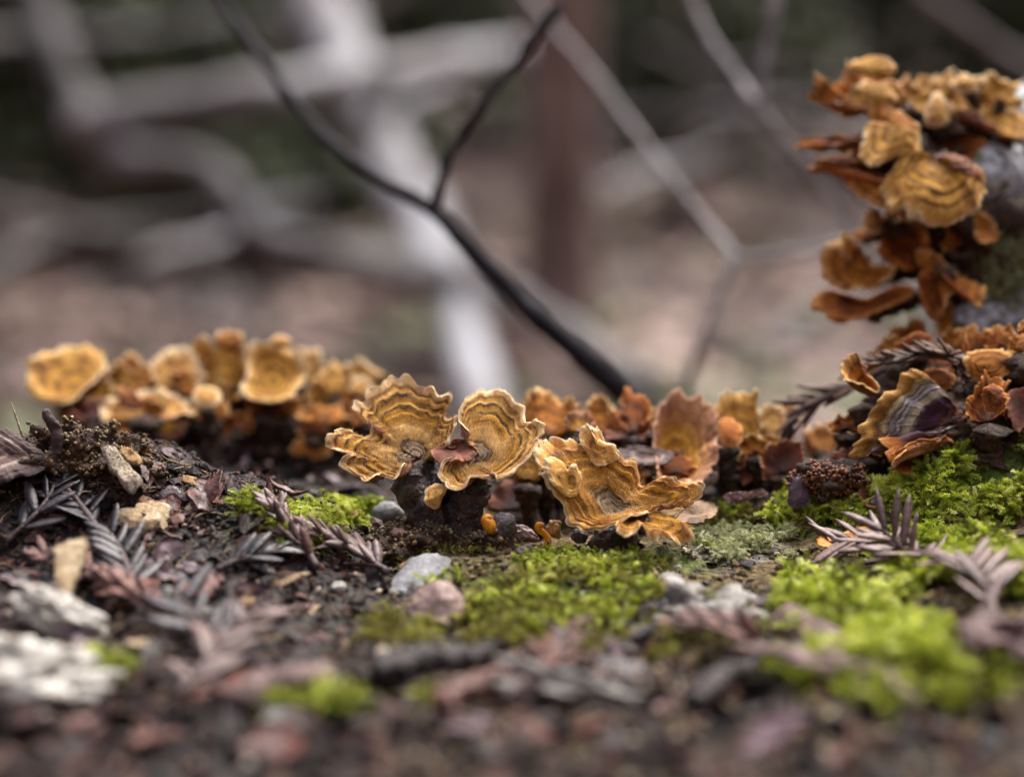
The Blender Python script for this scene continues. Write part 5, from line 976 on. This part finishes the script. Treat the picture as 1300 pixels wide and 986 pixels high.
def frond_template(seed, n=13, leaf=1.0):
    """feathery moss shoot of length 1: arched stem with paired leaflets"""
    r = np.random.default_rng(seed); V, F, S = [], [], []
    for k in range(n):
        t = .12 + .88 * k / (n - 1); c = np.array([t * .78, 0, .62 * t - .42 * t * t + .1 * math.sin(3 * t)])
        tan = np.array([.78, 0, .62 - .84 * t]); tan /= np.linalg.norm(tan)
        for sg in (-1, 1, 0):
            l = .25 * leaf * (1 - .55 * t) * r.uniform(.8, 1.2); sd_ = np.array([0, sg, 0.0]) if sg else np.array([0, 0, 1.0])
            d = tan * r.uniform(.55, .9) + sd_ * .75 + np.array([0, 0, r.normal() * .18]); d /= np.linalg.norm(d)
            w = np.cross(d, [0.1, .2, 1.0] if sg else [0, 1.0, .2]); w = w / np.linalg.norm(w) * .026 * leaf
            i = len(V); mid = c + d * l * .45
            V += [c, mid + w, c + d * l, mid - w]; F += [(i, i + 1, i + 2), (i, i + 2, i + 3)]; S += [t] * 4
    return np.array(V), np.array(F), np.array(S)
FT = [frond_template(i) for i in range(5)]
def moss(a, b, rx, ry, n, L, mat, label, seed):
    r = np.random.default_rng(seed); ang = r.uniform(0, 2 * np.pi, n); rad = np.sqrt(r.random(n)) * 1.15
    px = a + rx * rad * np.cos(ang); py = b + ry * rad * np.sin(ang)
    q, ok = G(px, py); keep = ok & (vn(np.stack([q[:, 0] / 7, q[:, 1] / 7, 0 * q[:, 0] + seed], -1), 31) > -.12 + .85 * (rad - .5)) & (py < 1010)
    q = q[keep]; m = len(q); VV, FF, TT, off = [], [], [], 0
    hum = np.clip(1 - rad[keep] ** 2 * .75, 0, 1) * (.6 + .4 * vn(q / 6, 12))
    q = q + np.stack([0 * hum, 0 * hum, 1.0 * hum * (L / 4.5)], -1) - np.array([0, 0, .5])
    for k in range(5):
        sel = np.arange(m) % 5 == k; mm_ = sel.sum()
        if not mm_: continue
        tv, tf, ts = FT[k]
        nrm = ground_normal(q[sel, 0], q[sel, 1], 3.0) + r.normal(size=(mm_, 3)) * .35; nrm[:, 2] = np.abs(nrm[:, 2]); R_ = frames(nrm, r.uniform(0, 2 * np.pi, mm_))
        lift = r.uniform(.1, 1.0, mm_)          # some shoots stand up
        ca, sa = np.cos(-lift), np.sin(-lift); ry_ = np.zeros((mm_, 3, 3)); ry_[:, 0, 0] = ca; ry_[:, 0, 2] = sa; ry_[:, 1, 1] = 1; ry_[:, 2, 0] = -sa; ry_[:, 2, 2] = ca
        sc = L * r.uniform(.6, 1.5, mm_)
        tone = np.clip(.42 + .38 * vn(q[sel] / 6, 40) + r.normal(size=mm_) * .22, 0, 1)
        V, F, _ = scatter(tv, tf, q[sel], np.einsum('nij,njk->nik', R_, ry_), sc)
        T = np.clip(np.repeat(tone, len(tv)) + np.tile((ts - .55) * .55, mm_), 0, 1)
        VV.append(V); FF.append(F + off); TT.append(T); off += len(V)
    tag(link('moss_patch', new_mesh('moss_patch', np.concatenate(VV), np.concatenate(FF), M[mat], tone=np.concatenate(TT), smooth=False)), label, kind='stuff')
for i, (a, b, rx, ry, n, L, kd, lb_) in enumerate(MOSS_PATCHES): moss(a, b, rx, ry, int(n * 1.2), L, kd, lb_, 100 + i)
# moss clinging to the limb
r_ = np.random.default_rng(9); n_ = 1500
px_ = r_.normal(1272, 18, n_); py_ = r_.normal(345, 26, n_); pos = np.array([P(a, b, 457.5 - .02 * (a - 1240) + r_.normal() * .6) for a, b in zip(px_, py_)])
tv, tf, ts = FT[0]
V, F, _ = scatter(tv, tf, pos, rotmats(n_, r=r_), 2.6 * r_.uniform(.6, 1.2, n_))
tag(link('moss_patch', new_mesh('moss_patch', V, F, M['moss_pale'], tone=np.repeat(r_.random(n_) * .8, len(tv)), smooth=False)), 'olive moss and lichen clinging to the grey dead limb', kind='stuff')

# ------------------------------------------------------------------ the wood behind, far out of focus
M['floor'] = noisy('leaf litter floor', [(.34, lin(34, 22, 19)), (.48, lin(70, 48, 43)), (.64, lin(104, 78, 72))], 1.3, .85, .02, 14, fine=(9, .5))
M['litter'] = toned('fallen leaves', [(0, lin(36, 22, 18)), (.35, lin(72, 44, 36)), (.65, lin(110, 78, 68)), (.9, lin(164, 136, 124)), (1, lin(92, 98, 62))], .6)
M['bleached'] = noisy('bleached branch', [(.36, lin(74, 68, 68)), (.47, lin(128, 124, 128)), (.6, lin(166, 166, 172)), (.75, lin(190, 192, 200))], 3.2, .75, .006, 40, fine=(14, .45))
M['greybranch'] = noisy('grey branch', [(.36, lin(54, 50, 50)), (.5, lin(100, 96, 98)), (.72, lin(140, 137, 142))], 3.6, .75, .006, 40, fine=(14, .45))
M['paletwig'] = noisy('pale twig bark', [(.3, lin(106, 100, 102)), (.55, lin(150, 144, 146)), (.8, lin(184, 180, 182))], 60, .7, .001, 300)
M['twig'] = noisy('dark twig bark', [(.3, lin(22, 20, 24)), (.55, lin(40, 37, 43)), (.8, lin(68, 65, 72))], 160, .8, .0008, 600, .2)
M['trunk'] = noisy('brown trunk bark', [(.3, lin(100, 82, 74)), (.5, lin(130, 110, 102)), (.75, lin(156, 138, 130))], 6, .85, .02, 22)
M['shrub'] = toned('shrub leaf', [(0, lin(34, 40, 22)), (.5, lin(62, 70, 42)), (1, lin(98, 106, 72))], .6, .3)
def FH(x, y):
    p = xy0(np.asarray(x, float), np.asarray(y, float))
    return -310 + 40 * vn(p / 900, 61) + 15 * vn(p / 250, 62) + .15 * np.clip(p[..., 1] - 6500, 0, None) + np.clip(p[..., 1] - 9000, 0, None) * .35 + np.clip(np.abs(p[..., 0]) - 2800, 0, None) * .8 * (1 - sstep(1500, 5000, p[..., 1])) + np.clip(np.abs(p[..., 0]) - 6000, 0, None) * .3 + np.clip(-1200 - p[..., 1], 0, None) * .4  # unseen side and rear slopes added to block low sky light
fx = np.concatenate([-np.geomspace(100000, 3200, 22), np.linspace(-3000, 3000, 61), np.geomspace(3200, 100000, 22)]); fy = np.concatenate([np.linspace(-30000, -1500, 8), np.linspace(-1000, 9000, 91), np.geomspace(9300, 200000, 30)])
fxx, fyy = np.meshgrid(fx, fy, indexing='ij')
tag(link('forest_floor', new_mesh('forest_floor', np.stack([fxx, fyy, FH(fxx, fyy)], -1).reshape(-1, 3), grid_faces(len(fx), len(fy)), M['floor'])), 'brown leaf-littered forest floor', kind='structure')
r_ = np.random.default_rng(3); n_ = 9000
lx = r_.uniform(-1, 1, n_); ly = 900 + 9000 * r_.random(n_) ** 1.6; lx = lx * (500 + ly * .45)
ov = catmull(np.array([[1, 0, 0], [.3, .42, .05], [-.5, .38, .02], [-1, 0, .1], [-.5, -.38, .02], [.3, -.42, .05]], float), 8, True)
tv = np.concatenate([ov, [[0, 0, -.12]]]); tf = np.stack([np.arange(8), (np.arange(8) + 1) % 8, np.full(8, 8)], -1)
V, F, T = scatter(tv, tf, np.stack([lx, ly, FH(lx, ly) + 9], -1), rotmats(n_, .35, r_), r_.uniform(22, 62, n_), np.clip(r_.normal(.5, .24, n_) + .75 * vn(np.stack([lx / 170, ly / 360, 0 * lx], -1), 77), 0, 1))
tag(link('fallen_leaves', new_mesh('fallen_leaves', V, F, M['litter'], tone=T, smooth=False)), 'brown and pinkish fallen leaves covering the forest floor', kind='stuff')

def branch(name, label, cat, runs, mat, group=None, seed=0):
    base = P(*runs[0][0][:3]); root = empty(name, base, label, cat, group)
    for k, run in enumerate(runs):
        tube_obj('stem' if k == 0 else 'side_branch', [P(*q[:3]) for q in run], [q[3] for q in run], M[mat], root, base, seg=16, n=80, amp=.32, freq=.5 / max(q[3] for q in run), seed=seed + k)
    return root
branch('dark_twig', 'dark forked twig slanting up from behind the fungi', 'twig', [
    [(985, 720, 548, 4.4), (900, 622, 541, 4.3), (790, 497, 532, 4.1), (735, 447, 532, 3.7), (680, 400, 534, 3.3), (610, 330, 538, 2.7), (548, 266, 542, 2.4), (480, 226, 552, 2.0), (420, 180, 566, 2.0), (375, 130, 580, 2.0), (340, 82, 594, 2.1), (300, 30, 608, 2.2), (262, -30, 620, 2.2)],
    [(552, 268, 542, 2.0), (556, 240, 541, 1.7), (572, 195, 540, 1.6), (600, 150, 538, 1.5), (640, 100, 536, 1.5), (675, 55, 534, 1.6), (700, 20, 533, 1.9), (712, 12, 533, 1.5)],
    [(420, 182, 566, 1.4), (405, 176, 566, 1.2), (398, 170, 566, .7)]], 'twig', seed=1)
branch('bare_twig', 'thin pale bare twig crossing behind the golden fan bracket', 'twig', [
    [(800, 1150, 664, 2.32), (835, 700, 652, 2.19), (862, 520, 648, 2.11), (890, 440, 646, 1.86), (915, 370, 644, 1.77), (930, 325, 644, 1.77), (900, 285, 664, 1.26), (850, 220, 696, 1.26), (800, 155, 728, 1.35), (755, 95, 760, 1.43), (700, 30, 800, 1.43), (660, -20, 832, 1.35)],
    [(928, 328, 644, 1.52), (960, 328, 644, 1.35), (1010, 320, 648, 1.43), (1060, 310, 652, 1.35), (1110, 300, 657, 1.09)]], 'paletwig', seed=5)
branch('bare_twig', 'grey bare forked twig descending behind the brackets of the dead limb', 'twig', [
    [(1420, 1150, 688, 2.74), (1330, 700, 680, 2.53), (1230, 480, 673, 2.36), (1150, 375, 670, 2.11), (1080, 282, 668, 2.03), (1025, 212, 666, 1.94), (970, 146, 665, 1.86), (935, 95, 680, 1.43), (900, 45, 696, 1.35), (870, -20, 712, 1.26)],
    [(968, 150, 665, 1.69), (966, 120, 665, 1.69), (974, 60, 667, 1.86), (984, 0, 668, 1.94), (990, -40, 670, 1.94)]], 'paletwig', seed=8)
branch('bare_twig', 'faint bare twig high behind the dead limb brackets', 'twig', [[(1120, -60, 1300, 3.72), (1180, -5, 1300, 3.72), (1240, 40, 1310, 3.72), (1310, 86, 1320, 3.72), (1420, 150, 1350, 4.34), (1600, 600, 1400, 6.20)]], 'paletwig', seed=10)
branch('fallen_tree', 'bleached fallen tree stem slanting away behind the dark forked twig', 'fallen tree', [
    [(640, 640, 2050, 25.8), (615, 540, 2150, 27.4), (590, 430, 2350, 31.9), (560, 330, 2550, 36.5), (520, 250, 2750, 41.0), (480, 170, 2950, 45.6), (440, 80, 3150, 48.6), (400, -20, 3400, 50.2), (340, -160, 3800, 50.2)]], 'bleached', seed=12)
branch('fallen_branch', 'thick pale bleached branch lying level behind the dark forked twig', 'branch', [
    [(92, 156, 2500, 22.8), (150, 146, 2520, 27.4), (230, 134, 2560, 28.9), (320, 118, 2620, 27.4), (420, 100, 2760, 25.8), (520, 88, 3050, 25.8), (600, 74, 3500, 27.4), (700, 66, 4200, 30.4)],
    [(740, 152, 4300, 16.7), (820, 148, 4200, 16.7), (900, 146, 4100, 16.7), (1000, 140, 4000, 16.7), (1100, 150, 3900, 15.2), (1300, 300, 3600, 18.2), (1500, 480, 3300, 18.2)]], 'bleached', seed=14)
branch('fallen_branch', 'crooked grey branch sagging beneath the level pale one', 'branch', [
    [(20, -120, 2700, 30.4), (45, 0, 2650, 30.4), (75, 80, 2600, 30.4), (115, 160, 2550, 30.4), (170, 208, 2500, 27.4), (225, 205, 2480, 25.8), (270, 222, 2460, 27.4), (300, 262, 2440, 27.4), (330, 300, 2420, 25.8), (400, 326, 2400, 25.8), (480, 338, 2400, 27.4), (560, 352, 2420, 27.4), (660, 390, 2420, 22.8), (820, 500, 2150, 22.8)]], 'greybranch', seed=16)
branch('fallen_branch', 'pale branch on the leaf litter past the round flat bracket', 'branch', [[(-160, 440, 2300, 9.1), (-40, 350, 2900, 9.1), (40, 312, 3300, 9.9), (110, 290, 3500, 9.9), (200, 280, 3700, 7.6), (280, 272, 3900, 5.3)]], 'greybranch', seed=18)
branch('fallen_branch', 'grey branch on the litter between the pale twig and dead limb', 'branch', [[(940, 470, 2500, 9.1), (1010, 410, 2900, 9.1), (1060, 390, 3000, 9.1), (1150, 384, 3050, 9.1)]], 'greybranch', seed=20)

rb = np.random.default_rng(44)
for k, (a, b, c, e, d, r, lb3) in enumerate([(-60, 60, 300, 20, 3600, 20, 'faint pale branch high beyond the crooked grey one'), (180, 330, 420, 250, 3000, 16, 'pale broken branch leaning on the crooked grey one'), (340, 20, 560, 300, 3300, 22, 'pale branch running beside the bleached fallen tree'), (440, 180, 640, 60, 3500, 18, 'thin pale branch crossing the bleached fallen tree'), (-40, 250, 180, 300, 2900, 14, 'mottled pale branch beneath the crooked grey one'), (760, 250, 930, 180, 3600, 14, 'thin grey branch behind the pale twig'), (820, 60, 1060, 110, 4200, 16, 'grey branch high behind the forked twig')]):
    m1 = (a * .65 + c * .35 + rb.normal() * 12, b * .65 + e * .35 + rb.normal() * 10); m2 = (a * .3 + c * .7 + rb.normal() * 12, b * .3 + e * .7 + rb.normal() * 10)
    dz = 500
    branch('fallen_branch', lb3, 'branch', [[(a, b, d - dz * .4, r), (*m1, d, r * .9), (*m2, d + dz * .3, r * .75), (c, e, d + dz * .6, r * .5)]], ['greybranch', 'bleached'][k % 2], seed=60 + k)

def leaves_blob(n, c, rad, seed, size):
    r = np.random.default_rng(seed); d = r.normal(size=(n, 3)); d /= np.linalg.norm(d, axis=1, keepdims=True)
    rr = r.random(n) ** .45; p = d * rr[:, None] * np.array(rad) * (1 + .45 * vn(d * 2.3 + seed, seed))[:, None]
    keep = vn(p / (max(rad) * .28) + seed, seed + 3) > -.35; p = p[keep]
    V, F, T = scatter(tv, tf, p + c, rotmats(len(p), r=r), r.uniform(.6, 1.3, len(p)) * size, np.clip(r.normal(.5, .25, len(p)), 0, 1))
    return V, F, T
def shrub(label, px, d, rad, zc, seed, n=2600, size=38):
    x = (px - 650) / FPX * d; y = d; z = float(FH(np.array([x]), np.array([y]))[0]); base = np.array([x, y, z])
    root = empty('shrub', base, label, 'shrub', 'dark shrubs at the back of the wood')
    V, F, T = leaves_blob(n, np.array([0, 0, zc]), rad, seed, size)
    link('foliage', new_mesh('foliage', V, F, M['shrub'], tone=T, smooth=False), root)
    r = np.random.default_rng(seed)
    for k in range(3):
        a = r.uniform(0, 6.28); tip = np.array([math.cos(a) * rad[0] * .5, math.sin(a) * rad[1] * .4, zc * 1.1])
        tube_obj('stem', [np.array([k * 20.0, 0, -20]), tip * .4 + [0, 0, 40], tip], [20, 15, 6], M['trunk'], root, seg=8, n=12)
shrub('dark green shrub filling the wood beyond the crooked grey branch', 120, 4600, (620, 450, 480), 520, 1, 4200)
shrub('low dark shrub under the level pale branch', 330, 4200, (420, 320, 210), 250, 2, 2400)
shrub('dark shrub behind the bleached fallen trunk', 420, 6200, (700, 500, 650), 700, 3, 3600, 48)
shrub('olive shrub between the brown trunk and grey forked twig', 860, 5600, (520, 400, 420), 560, 4, 3000, 42)
shrub('sparse shrub beyond the dead limb', 1130, 7200, (760, 500, 640), 760, 5, 3200, 50)
shrub('wide shrub at the open end of the wood past the round flat bracket', -160, 6400, (900, 600, 800), 760, 6, 3600, 50)
shrub('far shrub thicket behind the faint bare twig', 1420, 6800, (900, 600, 760), 760, 7, 3600, 50)
shrub('small shrub behind the level branch end', 610, 8200, (760, 500, 700), 760, 8, 2600, 55)
def tree(label, px, d, r0, lean, seed):
    x = (px - 650) / FPX * d; y = d; z = float(FH(np.array([x]), np.array([y]))[0]); base = np.array([x, y, z])
    root = empty('tree', base, label, 'tree', 'brown trunks in the wood behind')
    hts = [-60, 80, 500, 1500, 3500, 6500]
    tube_obj('trunk', [np.array([lean * h, 0, h]) for h in hts], [r0 * 1.6, r0 * 1.2, r0, r0 * .9, r0 * .75, r0 * .3], M['trunk'], root, seg=20, n=60, amp=.15, freq=.006, seed=seed)
    r = np.random.default_rng(seed)
    for k in range(6):
        a = r.uniform(0, 6.28); h = r.uniform(3200, 6000)
        tube_obj('limb', [np.array([lean * h, 0, h]), np.array([lean * h + math.cos(a) * 500, math.sin(a) * 500, h + 250]), np.array([lean * h + math.cos(a) * 1200, math.sin(a) * 1200, h + 500])], [r0 * .3, r0 * .2, r0 * .06], M['trunk'], root, seg=8, n=14)
    V, F, T = leaves_blob(1600, np.array([lean * 5500, 0, 5600]), (1500, 1500, 1500), seed + 4, 75)
    link('crown', new_mesh('crown', V, F, M['shrub'], tone=T, smooth=False), root)
tree('brown tree trunk standing behind the fork of the dark twig', 712, 3000, 60, .002, 1)
tree('far brown trunk beyond the dark green shrub', 250, 11000, 170, .01, 2)
tree('far brown trunk beyond the grey forked twig', 1010, 10500, 150, -.01, 3)
tree('far brown trunk beyond the dead limb', 1240, 12500, 190, .006, 4)
tree('far brown trunk past the crooked grey branch', -40, 12000, 180, .004, 5)

# loose sticks and saplings scattered over the forest floor
st = [(-100, 250, 190, 330, 2700, 9, 'fallen stick under the crooked grey branch', 'greybranch'), (150, 400, 420, 440, 2250, 8, 'pale stick lying past the ochre row', 'bleached'), (430, 300, 640, 250, 3000, 10, 'brown stick by the bleached fallen tree', 'trunk'), (780, 260, 1000, 215, 3600, 12, 'brown stick between the brown trunk and forked twig', 'trunk'),
      (700, 420, 900, 380, 2500, 8, 'dark stick past the brown trunk foot', 'trunk'), (900, 440, 1120, 470, 2300, 9, 'pale stick past the golden fan bracket', 'bleached'), (-60, 400, 120, 365, 2500, 10, 'brown stick past the round flat bracket', 'trunk'), (1000, 290, 1240, 330, 3300, 12, 'grey stick behind the dead limb', 'greybranch'), (620, 200, 800, 240, 3900, 13, 'pale stick behind the brown trunk', 'bleached')]
for k, (a, b, c, e, d, r, lb2, mt) in enumerate(st):
    def fp(px, py):   # where the pixel's ray meets the forest floor
        dr = FWD + (px - 650) / FPX * RGT - (py - 493) / FPX * UPV; t = 400 / max(-dr[2], .04); q = CAM + dr * min(t, 9000); q[2] = float(FH(np.array([q[0]]), np.array([q[1]]))[0]) + r; return q
    q0, q1 = fp(a, b), fp(c, e); m_ = (q0 + q1) / 2 + np.array([30.0 * (-1) ** k, 40, 12])
    tag(tube_obj('fallen_stick', [q0, m_, q1], [r, r * .85, r * .5], M[mt], None, seg=12, n=30, amp=.25, freq=.03, seed=k), lb2, 'stick')
